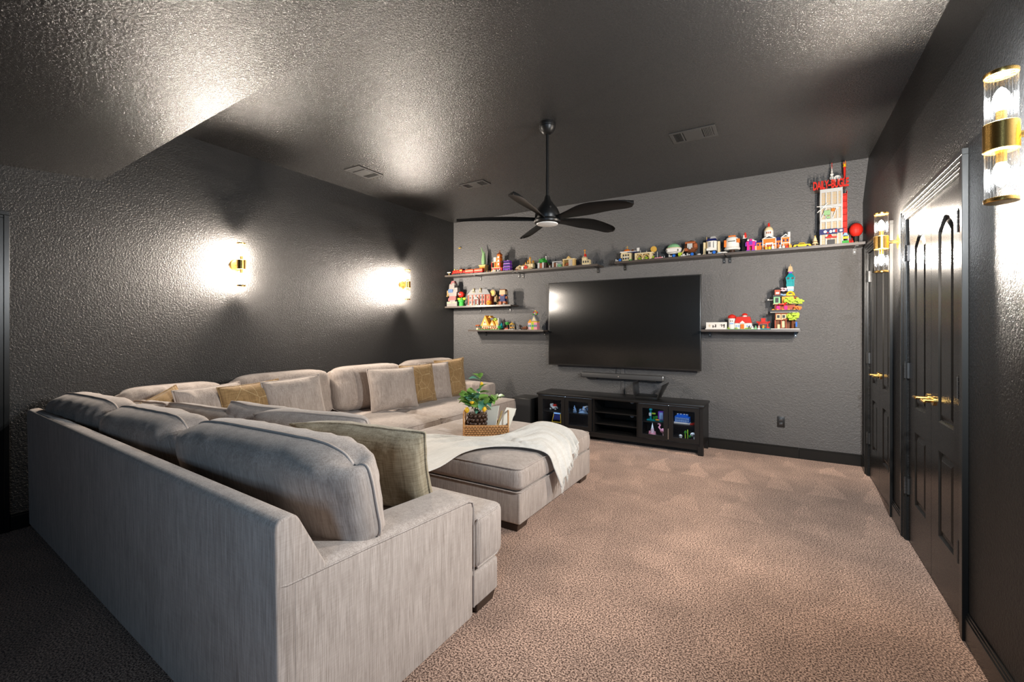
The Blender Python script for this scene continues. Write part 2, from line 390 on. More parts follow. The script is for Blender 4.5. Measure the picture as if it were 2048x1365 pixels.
# doors -----------------------------------------------------------
def casing(dr, x, s, y0, y1, top, wd=0.085):
    """stepped casing on the wall plane x, s = -1 when the room lies towards -x"""
    m = MB()
    def strip(u0, u1, t):
        for ya, yb in ((y0 - u1, y0 - u0), (y1 + u0, y1 + u1)):
            m.box(min(x, x + s * t), max(x, x + s * t), ya, yb, 0, top + u0)
        m.box(min(x, x + s * t), max(x, x + s * t), y0 - u1, y1 + u1, top + u0, top + u1)
    strip(0.0, 0.014, 0.010); strip(0.014, 0.03, 0.014); strip(0.03, 0.038, 0.011); strip(0.038, 0.058, 0.017); strip(0.058, wd, 0.022)
    return m.build('casing', M_TRIM, dr, dr.location, bevel=0.0018, seg=1, smooth=False)
def offset_loop(p, d):
    n = len(p); out = []
    for i in range(n):
        a, b, c = Vector(p[i - 1]), Vector(p[i]), Vector(p[(i + 1) % n])
        e1, e2 = (b - a).normalized(), (c - b).normalized()
        n1, n2 = Vector((-e1.y, e1.x)), Vector((-e2.y, e2.x))
        k = (n1 + n2); k = k / max(0.5, k.length_squared) * 2
        q = b + k * d; out.append((q.x, q.y))
    return out
def leaf(dr, x, y0, y1, z0, z1, panels, th=0.035):
    """one door leaf whose room face lies on plane x and looks to -x; panels are counter-clockwise outlines in (y, z)"""
    m = MB()
    outer = [(y0, z0), (y1, z0), (y1, z1), (y0, z1)]
    polys = [[Vector((p[0], p[1], 0)) for p in outer]] + [[Vector((p[0], p[1], 0)) for p in h] for h in panels]
    flat = [p for q in polys for p in q]
    m.add([(x, p.x, p.y) for p in flat], tessellate_polygon(polys))
    n = 4
    m.add([(x, *p) for p in outer] + [(x + th, *p) for p in outer], [(i, i + 4, (i + 1) % 4 + 4, (i + 1) % 4) for i in range(4)] + [(4, 5, 6, 7)])
    lf = m.build('leaf', M_DOOR, dr, dr.location, fixn=False)
    for h in panels:
        k = MB(); loops = [h, offset_loop(h, 0.012), offset_loop(h, 0.022), offset_loop(h, 0.045)]
        dep = [0, 0.011, 0.011, 0.002]; nn = len(h)
        k.add([(x + d, *p) for lp, d in zip(loops, dep) for p in lp], [(a * nn + i, a * nn + (i + 1) % nn, (a + 1) * nn + (i + 1) % nn, (a + 1) * nn + i) for a in range(3) for i in range(nn)])
        in3 = [Vector((p[0], p[1], 0)) for p in loops[3]]
        k.add([(x + dep[3], *p) for p in loops[3]], tessellate_polygon([in3]))
        k.build('panel', M_DOOR, lf, dr.location, fixn=False)
    return lf
def arch(y0, y1, z0, zs, zp, n=12):
    pts = [(y0, z0), (y1, z0), (y1, zs)]
    wd = y1 - y0
    for i in range(n + 1):
        t = i / n; y = y1 - wd * (0.06 + 0.88 * t); s = 0.5 - 0.5 * math.cos(2 * PI * t)
        pts.append((y, zs + 0.012 + (zp - zs - 0.012) * s ** 0.55))
    pts.append((y0, zs))
    return pts
def rect(y0, y1, z0, z1): return [(y0, z0), (y1, z0), (y1, z1), (y0, z1)]
def lever(lf, off, y, z, d):
    m = MB().lathe([(0.026, 0), (0.026, -0.008)], 14, (R + 0.006, y, z), 'x').lathe([(0.009, 0), (0.009, -0.055)], 10, (R + 0.006, y, z), 'x')
    m.tube([(R - 0.046, y, z), (R - 0.05, y + d * 0.03, z), (R - 0.046, y + d * 0.065, z - 0.004)], 0.008, 8, 0.006)
    m.build('handle', M_GOLD, lf, off, smooth=True)
def hinge(lf, off, y, z):
    m = MB().box(R - 0.004, R + 0.008, y - 0.022, y + 0.022, z - 0.05, z + 0.05)
    for k in range(5): m.cyl(R - 0.010, y, z - 0.05 + k * 0.02, z - 0.0315 + k * 0.02, 0.0075, n=8)
    m.cyl(R - 0.010, y, z + 0.05, z + 0.058, 0.005, n=8)
    m.build('hinge', M_GUN, lf, off)
def double_door(name, y0, y1, pan):
    dr = struct(empty(name, (R, (y0 + y1) / 2, 0)))
    casing(dr, R, -1, y0, y1, DH)
    mid = (y0 + y1) / 2; off = dr.location
    for (a, b), (p0, p1) in zip(((y0 + 0.003, mid - 0.002), (mid + 0.002, y1 - 0.003)), pan):
        lf = leaf(dr, R + 0.006, a, b, 0.012, DH - 0.003, [arch(p0, p1, 0.885, 1.885, 1.955), rect(p0, p1, 0.285, 0.735)])
        near = a < mid - 0.1 and b < mid
        lever(lf, off, mid + (-0.055 if near else 0.055), 0.985, -1 if near else 1)
        for z in (1.865, 1.105, 0.355): hinge(lf, off, a - 0.004 if near else b + 0.004, z)
    return dr
double_door('door_1', *D1, ((2.925, 3.165), (3.405, 3.645)))
double_door('door_2', *D2, ((4.425, 4.655), (4.895, 5.125)))
d3 = struct(empty('door_3', (L, 0.30, 0)))
casing(d3, L, 1, -0.12, 0.735, DH)
MB().box(L, L + 0.006, -0.12, 0.735, 0.01, DH).build('leaf', M_DOOR, d3, d3.location)

# ---------------------------------------------------------------- wall sconces
def ribbed(r, z0, z1, ribs=28):
    n = ribs * 2; m = MB()
    vs = [(r * (1.0 if i % 2 else 0.95) * math.cos(2 * PI * i / n), r * (1.0 if i % 2 else 0.95) * math.sin(2 * PI * i / n), z) for z in (z0, z1) for i in range(n)]
    return m.add(vs, [(i, (i + 1) % n, (i + 1) % n + n, i + n) for i in range(n)])
def sconce(x, y, z, s, label, bulb_col=(1, 0.88, 0.74), power=1.0):
    """s = +1: wall lies at -x of the lamp (left wall), -1: right wall; origin on the wall"""
    t = thing('wall_sconce', label, 'wall lamp', (x, y, z), 0, 'gold wall sconces')
    cx = s * 0.108
    MB().lathe([(0.058, 0), (0.058, s * 0.012), (0.05, s * 0.02)], 24, (0, 0, 0), 'x').build('backplate', M_GOLD, t, smooth=True)
    MB().tube([(s * 0.015, 0, 0), (cx - s * 0.03, 0, 0)], 0.011, 12).build('arm', M_GOLD, t, smooth=True)
    MB().lathe([(0.040, -0.044), (0.042, -0.042), (0.042, 0.042), (0.040, 0.044)], 28, (cx, 0, 0)).build('band', M_GOLD, t, smooth=True)
    for sg in (1, -1):
        g = ribbed(0.038, 0.044, 0.196)
        g.v = [(a + cx, b, c * sg) for a, b, c in g.v]
        g.build('glass_tube', M_TUBE, t)
        cp = MB().lathe([(0.0395, sg * 0.194), (0.0405, sg * 0.196), (0.0405, sg * 0.205), (0.038, sg * 0.207)], 28, (cx, 0, 0))
        for k in range(8):
            a = 2 * PI * k / 8; cp.lathe([(0.006, sg * 0.192), (0.006, sg * 0.1945)], 8, (cx + 0.026 * math.cos(a), 0.026 * math.sin(a), 0))
        cp.build('cap', M_GOLD, t, smooth=True)
        MB().cyl(cx, 0, min(sg * 0.044, sg * 0.082), max(sg * 0.044, sg * 0.082), 0.013).build('socket', M_GOLD, t, smooth=True)
        MB().lathe([(0.010, sg * 0.080), (0.018, sg * 0.095), (0.021, sg * 0.115), (0.018, sg * 0.135), (0.010, sg * 0.150), (0.002, sg * 0.158)], 14, (cx, 0, 0)).build('bulb', M_BULB, t, smooth=True)
        ld = bpy.data.lights.new('bulb_light', 'POINT'); ld.energy = BULB_W * power; ld.color = bulb_col; ld.shadow_soft_size = 0.018
        lo = bpy.data.objects.new('bulb_light', ld); C.objects.link(lo); lo.parent = t; lo.location = (cx, 0, sg * 0.117)
    return t
WARM = (1.0, 0.89, 0.78)
sconce(L, 2.285, 1.988, 1, 'gold and glass wall sconce above the near end of the long left sofa', WARM, 0.85)
sconce(L, 4.48, 1.988, 1, 'gold and glass wall sconce on the left wall beside the television corner', WARM, 0.88)
sconce(R, 3.955, 1.972, -1, 'gold and glass wall sconce between the two black double doors', WARM, 1.05)
sconce(R, 2.005, 1.980, -1, 'large near gold and glass wall sconce right of the double doors', (0.90, 0.95, 1.0), 1.42)

# ---------------------------------------------------------------- ceiling vents
def vent(x, y, w, d, along, label):
    t = thing('ceiling_vent', label, 'vent', (x, y, CZ), 0, 'ceiling vents')
    if along == 'y': t.rotation_euler = (0, 0, PI / 2)
    a, b = w / 2, d / 2; f = 0.028
    MB().box(-a, a, -b, -b + f, -0.008, 0).box(-a, a, b - f, b, -0.008, 0).box(-a, -a + f, -b + f, b - f, -0.008, 0).box(a - f, a, -b + f, b - f, -0.008, 0).build('frame', M_VENT, t, bevel=0.002, seg=1, smooth=False)
    MB().box(-a + f, a - f, -b + f, b - f, -0.002, -0.0005).build('backing', M_BLK, t)
    iw = (w - 2 * f); c = iw * 0.23
    MB().box(-c, c, -b + f, b - f, -0.010, -0.003).build('centre_plate', M_VENT, t, bevel=0.002, seg=1, smooth=False)
    sl = None
    for sg in (-1, 1):
        for k in range(6):
            xx = sg * (c + 0.010 + (iw / 2 - c - 0.014) * (k + 0.5) / 6)
            if sl is None:
                sl = MB().hexa([(-0.004, -b + f, -0.009), (-0.001, -b + f, -0.009), (-0.001, b - f, -0.009), (-0.004, b - f, -0.009)], [(0.002, -b + f, -0.002), (0.004, -b + f, -0.002), (0.004, b - f, -0.002), (0.002, b - f, -0.002)]).build('slat', M_VENT, t)
                sl.location = (xx, 0, 0)
            else: inst(sl, 'slat', t, (xx, 0, 0), sc=(sg, 1, 1))
M_VENT = pm('grey_vent_paint', (0.030, 0.029, 0.028), 0.45, 0, 0.4)
vent(-3.87, 3.30, 0.33, 0.24, 'y', 'dark ceiling vent nearest the left wall')
vent(-3.07, 4.25, 0.34, 0.17, 'x', 'dark ceiling vent left of the ceiling fan rod')
vent(-0.65, 4.15, 0.37, 0.24, 'x', 'dark ceiling vent right of the fan above the long shelf')

M_FAN = pm('black_fan_finish', (0.006, 0.006, 0.006), 0.38, 0, 0.3)
# ---------------------------------------------------------------- ceiling fan
fx, fy = -1.653, 3.306
t = thing('ceiling_fan', 'black five blade ceiling fan with white light lens on a long rod', 'fan', (fx, fy, CZ))
MB().lathe([(0.068, 0), (0.070, -0.018), (0.066, -0.030), (0.068, -0.036), (0.060, -0.058), (0.040, -0.082), (0.022, -0.094)], 28).build('canopy', M_FAN, t, smooth=True)
MB().cyl(0, 0, -0.64, -0.085, 0.0135, n=16).build('downrod', M_FAN, t, smooth=True)
MB().lathe([(0.018, -0.60), (0.026, -0.625), (0.034, -0.645), (0.060, -0.680), (0.088, -0.715), (0.102, -0.750), (0.104, -0.775), (0.098, -0.795)], 32).build('motor_housing', M_FAN, t, smooth=True)
MB().lathe([(0.105, -0.798), (0.112, -0.812), (0.108, -0.826), (0.090, -0.834)], 32).build('light_ring', M_FAN, t, smooth=True)
MB().lathe([(0.090, -0.832), (0.086, -0.840), (0.060, -0.846), (0.001, -0.849)], 32).build('light_lens', pm('frosted_lens', (0.72, 0.71, 0.69), 0.4), t, smooth=True)
def blade_mesh():
    m = MB(); nu, nv = 22, 8; vs = []
    for side in (1, -1):
        for i in range(nu + 1):
            s = i / nu; r = 0.075 + 0.685 * s
            k_ = min(1.0, s / 0.5); wd = (0.045 + 0.105 * k_ * k_ * (3 - 2 * k_)) * (1 - 0.22 * max(0.0, (s - 0.55) / 0.45))
            if s > 0.86: wd *= math.sqrt(max(0.0, 1 - ((s - 0.86) / 0.14) ** 2)) * 0.93 + 0.07
            pitch = -math.radians(27 - 14 * s); zc = 0.012 + 0.02 * math.sin(PI * s)
            for j in range(nv + 1):
                q = j / nv - 0.5
                th = 0.006 * (1 - (2 * q) ** 2) + 0.001
                sweep = -0.035 * math.sin(PI * s * 0.9)
                vs.append((r, q * wd * math.cos(pitch) + sweep, zc + q * wd * math.sin(pitch) + side * th - 0.018 * (2 * q) ** 2))
    k = (nu + 1) * (nv + 1); fs = []
    for i in range(nu):
        for j in range(nv):
            a = i * (nv + 1) + j
            fs.append((a, a + nv + 1, a + nv + 2, a + 1)); fs.append((k + a, k + a + 1, k + a + nv + 2, k + a + nv + 1))
    for i in range(nu):
        a = i * (nv + 1); fs.append((a, a + k, a + nv + 1 + k, a + nv + 1)); a += nv; fs.append((a, a + nv + 1, a + nv + 1 + k, a + k))
    for j in range(nv):
        fs.append((j, j + 1, j + 1 + k, j + k)); a = nu * (nv + 1) + j; fs.append((a, a + k, a + k + 1, a + 1))
    return m.add(vs, fs)
bl = blade_mesh().build('blade', M_FAN, t, smooth=True); bl.location = (0, 0, -0.800); bl.rotation_euler = (0, 0, math.radians(-8))
for k in range(1, 5): inst(bl, 'blade', t, (0, 0, -0.800), (0, 0, math.radians(-8 + 72 * k)))
MB().lathe([(0.008, 0), (0.008, 0.004)], 12, (0.060, -0.068, -0.715), 'y').build('badge', M_CHROME, t)
# ---------------------------------------------------------------- cushions
def pillow(name, mat, wd, ht, th, parent=None, e=4.0, conc=0.05, seed=1, wr=0.006, nx=26, ny=22, pipe=True, ear=None, sag=0.0, piping_mat=None, rnd=0.0):
    """soft cushion: local x = width, y = height, z = thickness; knife edge with a piping cord"""
    m = MB(); idx = {}
    def shape(u, v):
        x = wd / 2 * u * (1 - conc * (1 - v * v)); y = ht / 2 * v * (1 - conc * (1 - u * u))
        k = (abs(u) ** 5) * (abs(v) ** 5) * rnd; x -= math.copysign(k, u); y -= math.copysign(k, v)
        y -= sag * (1 - u * u) * (v + 1) / 2 * ht
        return x, y
    def zoff(u, v):
        z = 0.0
        if ear:
            for (cu, cv, amp) in ear:
                k = max(0.0, (u * cu + v * cv) / 2 - 0.52) / 0.48
                z += amp * k * k
        return z
    vs = []
    def g(k, n):                                     # finer rows close to the seam
        t = 2 * k / n - 1
        return math.copysign(abs(t) ** 0.72, t)
    for side in (1, -1):
        for i in range(nx + 1):
            for j in range(ny + 1):
                u, v = g(i, nx), g(j, ny)
                edge = i in (0, nx) or j in (0, ny)
                if edge and side == -1: idx[(side, i, j)] = idx[(1, i, j)]; continue
                x, y = shape(u, v)
                f = max(0.0, (1 - abs(u) ** e) * (1 - abs(v) ** e)) ** 0.55
                d = min((1 - abs(u)) * wd / 2, (1 - abs(v)) * ht / 2)
                per = x if (1 - abs(v)) * ht < (1 - abs(u)) * wd else y
                wri = noise.noise(Vector((per * 16, d * 3.0, seed * 3.7 + side))) * math.exp(-d / 0.09) * min(1, d / 0.02)
                low = noise.noise(Vector((x * 4.2, y * 4.2, seed * 1.9 + side * 5))) 
                fold = noise.noise(Vector((x * 9 + y * 4, y * 2.2 - x, seed * 2.3 + side * 9)))
                z = side * (th / 2 * f * (1 + 0.10 * low) + (wr * 1.7 * wri + wr * 0.9 * fold) * min(1, d / 0.03)) + zoff(u, v)
                if edge: z = zoff(u, v) + 0.004 * noise.noise(Vector((x * 14, y * 14, seed)))
                idx[(side, i, j)] = len(vs); vs.append((x, y, z))
    fs = []
    for side in (1, -1):
        for i in range(nx):
            for j in range(ny):
                a, b, c, d = idx[(side, i, j)], idx[(side, i + 1, j)], idx[(side, i + 1, j + 1)], idx[(side, i, j + 1)]
                fs.append((a, b, c, d) if side == 1 else (d, c, b, a))
    m.add(vs, fs)
    o = m.build(name, mat, parent, smooth=True, fixn=False, angle=3.2)
    if pipe:
        loop = [(i, 0) for i in range(nx)] + [(nx, j) for j in range(ny)] + [(i, ny) for i in range(nx, 0, -1)] + [(0, j) for j in range(ny, 0, -1)]
        pts = [vs[idx[(1, *q)]] for q in loop]; pts.append(pts[0]); pts.append(pts[1])
        MB().tube(pts, 0.0052, 6).build('piping', piping_mat or (M_PIPE if mat is M_CUSH else mat), o, smooth=True, angle=3.2)
    return o
M_PIPE = pm('beige_piping_cord', (0.50, 0.425, 0.375), 0.9, 0, 0.15)
def place(o, loc, normal_yaw, lean, roll=0.0):
    """stand a cushion up: its face looks along normal_yaw (0 = +x), leaning back by `lean`; roll tilts it in its own plane"""
    nx_, ny_ = math.cos(normal_yaw), math.sin(normal_yaw)
    Nn = Vector((nx_ * math.cos(lean), ny_ * math.cos(lean), math.sin(lean)))
    U = Vector((-nx_ * math.sin(lean), -ny_ * math.sin(lean), math.cos(lean)))
    X = U.cross(Nn)
    Mx = Matrix((X, U, Nn)).transposed() @ Matrix.Rotation(roll, 3, 'Z')
    o.rotation_euler = Mx.to_euler(); o.location = loc
    return o
def soft_slab(x0, x1, y0, y1, z0, z1, r=0.05, crown=0.02, n=18, seed=0, outline=None):
    """seat cushion: rounded box with a crowned top, world coordinates"""
    m = MB(); N_ = n
    def prof(t, w):                                 # map -1..1 to a rounded cross-section coordinate
        return t
    hx, hy, hz = (x1 - x0) / 2, (y1 - y0) / 2, (z1 - z0) / 2; cx, cy, cz = (x0 + x1) / 2, (y0 + y1) / 2, (z0 + z1) / 2
    bm = bmesh.new(); bmesh.ops.create_cube(bm, size=2)
    bmesh.ops.subdivide_edges(bm, edges=bm.edges[:], cuts=n, use_grid_fill=True)
    bm.verts.ensure_lookup_table(); bm.verts.index_update()
    vs = []
    for v in bm.verts:
        p = Vector((v.co.x * hx, v.co.y * hy, v.co.z * hz))
        q = Vector((max(-hx + r, min(hx - r, p.x)), max(-hy + r, min(hy - r, p.y)), max(-hz + r, min(hz - r, p.z))))
        d = p - q
        if d.length > 1e-6: p = q + d.normalized() * r
        k = (1 - v.co.x ** 2) * (1 - v.co.y ** 2)
        p.z += crown * k ** 0.6 * (1 if v.co.z > 0 else 0) * max(0, v.co.z)
        bul = (1 - v.co.z ** 2) * 0.012
        p.x += math.copysign(bul, v.co.x) * (abs(v.co.x) ** 6); p.y += math.copysign(bul, v.co.y) * (abs(v.co.y) ** 6)
        p.z += 0.005 * noise.noise(Vector((p.x * 6, p.y * 6, seed * 3.1))) * max(0, v.co.z)
        vs.append((p.x + cx, p.y + cy, p.z + cz))
    m.add(vs, [tuple(v.index for v in f.verts) for f in bm.faces]); bm.free()
    return m
def rim(x0, x1, y0, y1, z, r, rad=0.005):
    pts = []
    for cx_, cy_, a0 in ((x1 - r, y1 - r, 0), (x0 + r, y1 - r, 90), (x0 + r, y0 + r, 180), (x1 - r, y0 + r, 270)):
        for k in range(5):
            a = math.radians(a0 + 22.5 * k); pts.append((cx_ + r * math.cos(a), cy_ + r * math.sin(a), z))
    pts.append(pts[0]); pts.append(pts[1])
    return MB().tube(pts, rad, 6)

# ---------------------------------------------------------------- near sofa section, its back turned to the camera
XR, XL = -1.235, -4.45
def ry(x): return 0.745 + (XR - x) * 0.05            # rear line of the near section
n1 = thing('sectional_sofa', 'beige chenille sofa section whose high back is turned to the viewer', 'sofa', (-2.85, 0.85, 0))
O1 = n1.location
def ext(poly, xa, xb): return MB().prism(poly, lambda p: (xa, p[0] + ry(xa), p[1]), lambda p: (xb, p[0] + ry(xb), p[1]))
ext([(0.002, 0.03), (-0.010, 0.785), (-0.009, 0.802), (0.000, 0.815), (0.012, 0.820), (0.046, 0.822), (0.060, 0.816), (0.070, 0.802), (0.155, 0.640), (0.155, 0.60), (0.060, 0.60), (0.060, 0.03)], XR - 0.0006, XL).build('back_frame', M_SOFA, n1, O1, bevel=0.011, seg=3, bfilter=lambda c: c.y - ry(c.x) < 0.002 or (c.z > 0.645 and c.y - ry(c.x) < 0.154))
am = MB(); prof_ = [(-1.452, 0.028), (-1.452, 0.60)] + [(-1.420 + 0.032 * math.cos(a), 0.612 + 0.032 * math.sin(a)) for a in [PI - PI / 2 * k / 4 for k in range(1, 5)]] + [(-1.267 + 0.032 * math.cos(a), 0.612 + 0.032 * math.sin(a)) for a in [PI / 2 - PI / 2 * k / 4 for k in range(5)]] + [(XR, 0.028)]
secs = [(0.80, 0.0), (1.675, 0.0), (1.695, 0.006), (1.706, 0.018), (1.710, 0.034)]; np_ = len(prof_)
for y_, ins in secs:
    dz = -0.058 * (y_ - 0.80) / 0.9
    for x_, z_ in prof_:
        xx = x_ + (ins if x_ < -1.34 else -ins); zz = z_ if z_ < 0.1 else z_ + dz - ins
        am.v.append((xx, y_, zz))
am.f += [(k * np_ + i, k * np_ + (i + 1) % np_, (k + 1) * np_ + (i + 1) % np_, (k + 1) * np_ + i) for k in range(len(secs) - 1) for i in range(np_)]
am.f += [tuple(range(np_)), tuple(range(len(secs) * np_ - 1, (len(secs) - 1) * np_ - 1, -1))]
am.build('arm', M_SOFA, n1, O1, smooth=True, angle=0.9)
MB().prism([(-4.44, 0.03), (-4.44, 0.80), (-4.36, 0.82), (-4.20, 0.62), (-4.20, 0.03)], lambda p: (p[0], 1.06, p[1]), lambda p: (p[0], 1.955, p[1])).build('back_frame', M_SOFA, n1, O1, bevel=0.012, seg=3)
MB().tube([(XR - 0.004, 0.752, 0.626), (XR, 0.775, 0.622), (XR + 0.001, 1.1, 0.606), (XR + 0.001, 1.655, 0.573), (XR - 0.001, 1.688, 0.560), (XR - 0.002, 1.700, 0.530), (XR - 0.002, 1.703, 0.06)], 0.0038, 6).build('arm_piping', M_SOFA, n1, O1, smooth=True)
MB().box(XL, -1.455, 0.93, 1.915, 0.05, 0.212).box(-1.46, XR - 0.003, 1.70, 1.915, 0.05, 0.212).build('base', M_SOFA, n1, O1, bevel=0.014, seg=3)
def t_cushion(x0, x1, y0, y1, z0, z1, wing, wing_y):
    pl = [(x0, y0), (x1, y0), (x1, wing_y), (x1 + wing, wing_y), (x1 + wing, y1), (x0, y1)]
    m = MB().prism(pl, lambda p: (p[0], p[1], z0), lambda p: (p[0], p[1], z1))
    return m
c = t_cushion(-2.42, -1.462, 0.98, 1.965, 0.216, 0.478, 0.228, 1.722).build('seat_cushion', M_SOFA, n1, O1, bevel=0.042, seg=5)
tp_ = [(-2.40, 1.958), (-1.30, 1.958), (-1.252, 1.945), (-1.239, 1.90), (-1.240, 1.735)]
MB().tube([(*q, 0.460) for q in tp_] + [(-1.240, 1.727, 0.44), (-1.240, 1.727, 0.25)] + [(*q, 0.232) for q in tp_[::-1]], 0.0042, 6).build('piping', M_SOFA, c, O1, smooth=True)
soft_slab(-3.40, -2.43, 0.98, 1.955, 0.216, 0.475, 0.045, 0.02, seed=2).build('seat_cushion', M_SOFA, n1, O1, smooth=True, angle=3.2)
soft_slab(-4.42, -3.41, 0.98, 1.955, 0.216, 0.475, 0.045, 0.02, seed=3).build('seat_cushion', M_SOFA, n1, O1, smooth=True, angle=3.2)
def foot(x0, x1, y0, y1, par, off): return MB().hexa([(x0 + .01, y0 + .01, 0), (x1 - .01, y0 + .01, 0), (x1 - .01, y1 - .01, 0), (x0 + .01, y1 - .01, 0)], [(x0, y0, .052), (x1, y0, .052), (x1, y1, .052), (x0, y1, .052)]).build('leg', M_LEG, par, off, bevel=0.003, seg=1)
for a in ((-1.37, -1.245, 1.74, 1.90), (-1.37, -1.25, 0.78, 0.9), (-4.40, -4.28, 0.95, 1.07), (-4.40, -4.28, 1.75, 1.9)): foot(*a, n1, O1)
# loose back cushions of the near section
for lab_x, wd, zc, sd, yy, th in ((-3.86, 1.04, 0.710, 4, 1.10, 0.26), (-2.98, 0.98, 0.700, 5, 1.11, 0.27), (-1.85, 1.26, 0.758, 6, 1.085, 0.27)):
    p = pillow('back_cushion', M_CUSH, wd, 0.48 if lab_x < -2 else 0.415, th, n1, e=6.0, conc=0.02, seed=sd, wr=0.014, nx=44, ny=24, rnd=0.085)
    place(p, Vector((lab_x, yy, zc)) - O1, PI / 2 + 0.03, 0.22)

# ---------------------------------------------------------------- long section along the left wall
n2 = thing('sectional_sofa', 'long beige chenille sofa section along the left wall towards the television', 'sofa', (-3.7, 3.2, 0))
O2 = n2.location
MB().prism([(-4.44, 0.03), (-4.44, 0.80), (-4.36, 0.82), (-4.20, 0.62), (-4.20, 0.03)], lambda p: (p[0], 1.965, p[1]), lambda p: (p[0], 5.26, p[1])).build('back_frame', M_SOFA, n2, O2, bevel=0.012, seg=3)
MB().box(-4.21, -2.99, 1.96, 4.98, 0.05, 0.22).build('base', M_SOFA, n2, O2, bevel=0.012, seg=3)
MB().hexa([(-4.40, 5.02, 0.03), (-3.42, 5.02, 0.03), (-3.42, 5.25, 0.03), (-4.40, 5.25, 0.03)], [(-4.40, 5.02, 0.645), (-3.42, 5.02, 0.625), (-3.42, 5.25, 0.625), (-4.40, 5.25, 0.645)]).build('arm', M_SOFA, n2, O2, bevel=0.045, seg=4)
for k, (a, b) in enumerate(((1.975, 2.60), (2.61, 3.50), (3.51, 4.98))):
    sc_ = soft_slab(-4.05, -2.945, a, b, 0.226, 0.478, 0.042, 0.022, seed=10 + k).build('seat_cushion', M_SOFA, n2, O2, smooth=True, angle=3.2)
    rim(-4.05, -2.943, a, b, 0.462, 0.05).build('piping', M_SOFA, sc_, O2, smooth=True)
for yc, wd, zc, sd in ((1.60, 0.74, 0.70, 14), (2.50, 0.98, 0.725, 15), (3.50, 1.02, 0.725, 16), (4.54, 1.04, 0.735, 17)):
    p = pillow('back_cushion', M_CUSH, wd, 0.50, 0.30, n1 if yc < 2 else n2, e=6.0, conc=0.015, seed=sd, wr=0.014, nx=38, ny=24, rnd=0.05)
    place(p, Vector((-4.04, yc, zc)) - (O1 if yc < 2 else O2), 0.0, 0.22)
for a in ((-3.15, -3.0, 4.8, 4.95), (-3.15, -3.0, 2.0, 2.15), (-4.38, -4.25, 5.08, 5.2)): foot(*a, n2, O2)

# ---------------------------------------------------------------- throw pillows
def throw_pillow(label, mat, loc, wd, ht, th, yaw, lean, roll=0, seed=1, ear=None, group='throw pillows on the sofa', pm_=None, wr=0.009):
    near = seed > 30
    o = pillow('throw_pillow', mat, wd, ht, th * (1.18 if near else 1.0), None, e=4.6 if near else 3.2, conc=0.05, rnd=0.018 if 30 < seed < 35 else 0.0, seed=seed, wr=wr, nx=30, ny=28, ear=ear, piping_mat=pm_)
    tag(o, label, 'pillow', group); place(o, loc, yaw, lean, roll); return o
# on the long section
throw_pillow('small gold pillow tucked in the sofa corner behind the near cushions', M_GOLD_F, (-3.72, 1.42, 0.70), 0.43, 0.43, 0.15, 0.35, 0.25, 0.30, 21)
throw_pillow('beige pillow with piping between two gold pillows near the sofa corner', M_CUSH, (-3.68, 1.72, 0.72), 0.50, 0.46, 0.17, 0.12, 0.28, 0.03, 22)
throw_pillow('gold pillow with pale stitched lines second from the sofa corner', M_GOLD_F, (-3.60, 1.99, 0.715), 0.50, 0.47, 0.16, 0.05, 0.30, 0.04, 23)
throw_pillow('large plain beige pillow at the right of the gold lined pillow', M_CUSH, (-3.52, 2.29, 0.715), 0.50, 0.50, 0.18, -0.12, 0.26, 0.06, 24)
throw_pillow('square beige pillow standing in the middle of the long seat', M_CUSH, (-3.66, 3.53, 0.715), 0.60, 0.47, 0.19, -0.18, 0.25, -0.02, 25)
throw_pillow('gold patterned pillow half hidden behind the square beige pillow', M_GOLD_F, (-3.70, 3.97, 0.72), 0.50, 0.47, 0.16, -0.12, 0.20, 0.0, 26)
throw_pillow('beige pillow between two gold pillows at the far arm', M_CUSH, (-3.70, 4.28, 0.72), 0.48, 0.47, 0.16, -0.15, 0.18, 0.0, 27)
throw_pillow('pale gold pillow leaning by the far sofa arm', M_GOLD_F, (-3.70, 4.58, 0.735), 0.46, 0.50, 0.15, -0.25, 0.16, 0.04, 28, ear=[(1, 1, 0.03)])
# on the near section, seen from behind
throw_pillow('beige pillow whose piped corner peeks over the leftmost near cushions', M_CUSH, (-3.62, 1.36, 0.685), 0.56, 0.44, 0.16, PI / 2, 0.30, -0.05, 31)
throw_pillow('long beige pillow seen edge on behind the middle near cushion', M_CUSH, (-2.98, 1.44, 0.685), 0.84, 0.46, 0.16, PI / 2 + 0.16, 0.32, 0.03, 32)
throw_pillow('beige pillow with raised round corner behind the near sofa back', M_CUSH, (-2.62, 1.54, 0.710), 0.58, 0.46, 0.18, PI / 2 + 0.25, 0.34, 0.04, 33, ear=[(1, 1, 0.04)])
throw_pillow('beige pillow with puckered top edge beside the olive pillow', M_CUSH, (-2.20, 1.57, 0.715), 0.72, 0.45, 0.20, PI / 2 + 0.25, 0.36, 0.03, 34, ear=[(1, 1, -0.05)], wr=0.012)
throw_pillow('olive brown woven pillow with a floppy corner above the near arm', M_OLIVE_F, (-1.80, 1.56, 0.690), 0.72, 0.45, 0.17, PI / 2 + 0.20, 0.30, 0.05, 35, ear=[(1, 1, -0.09)])

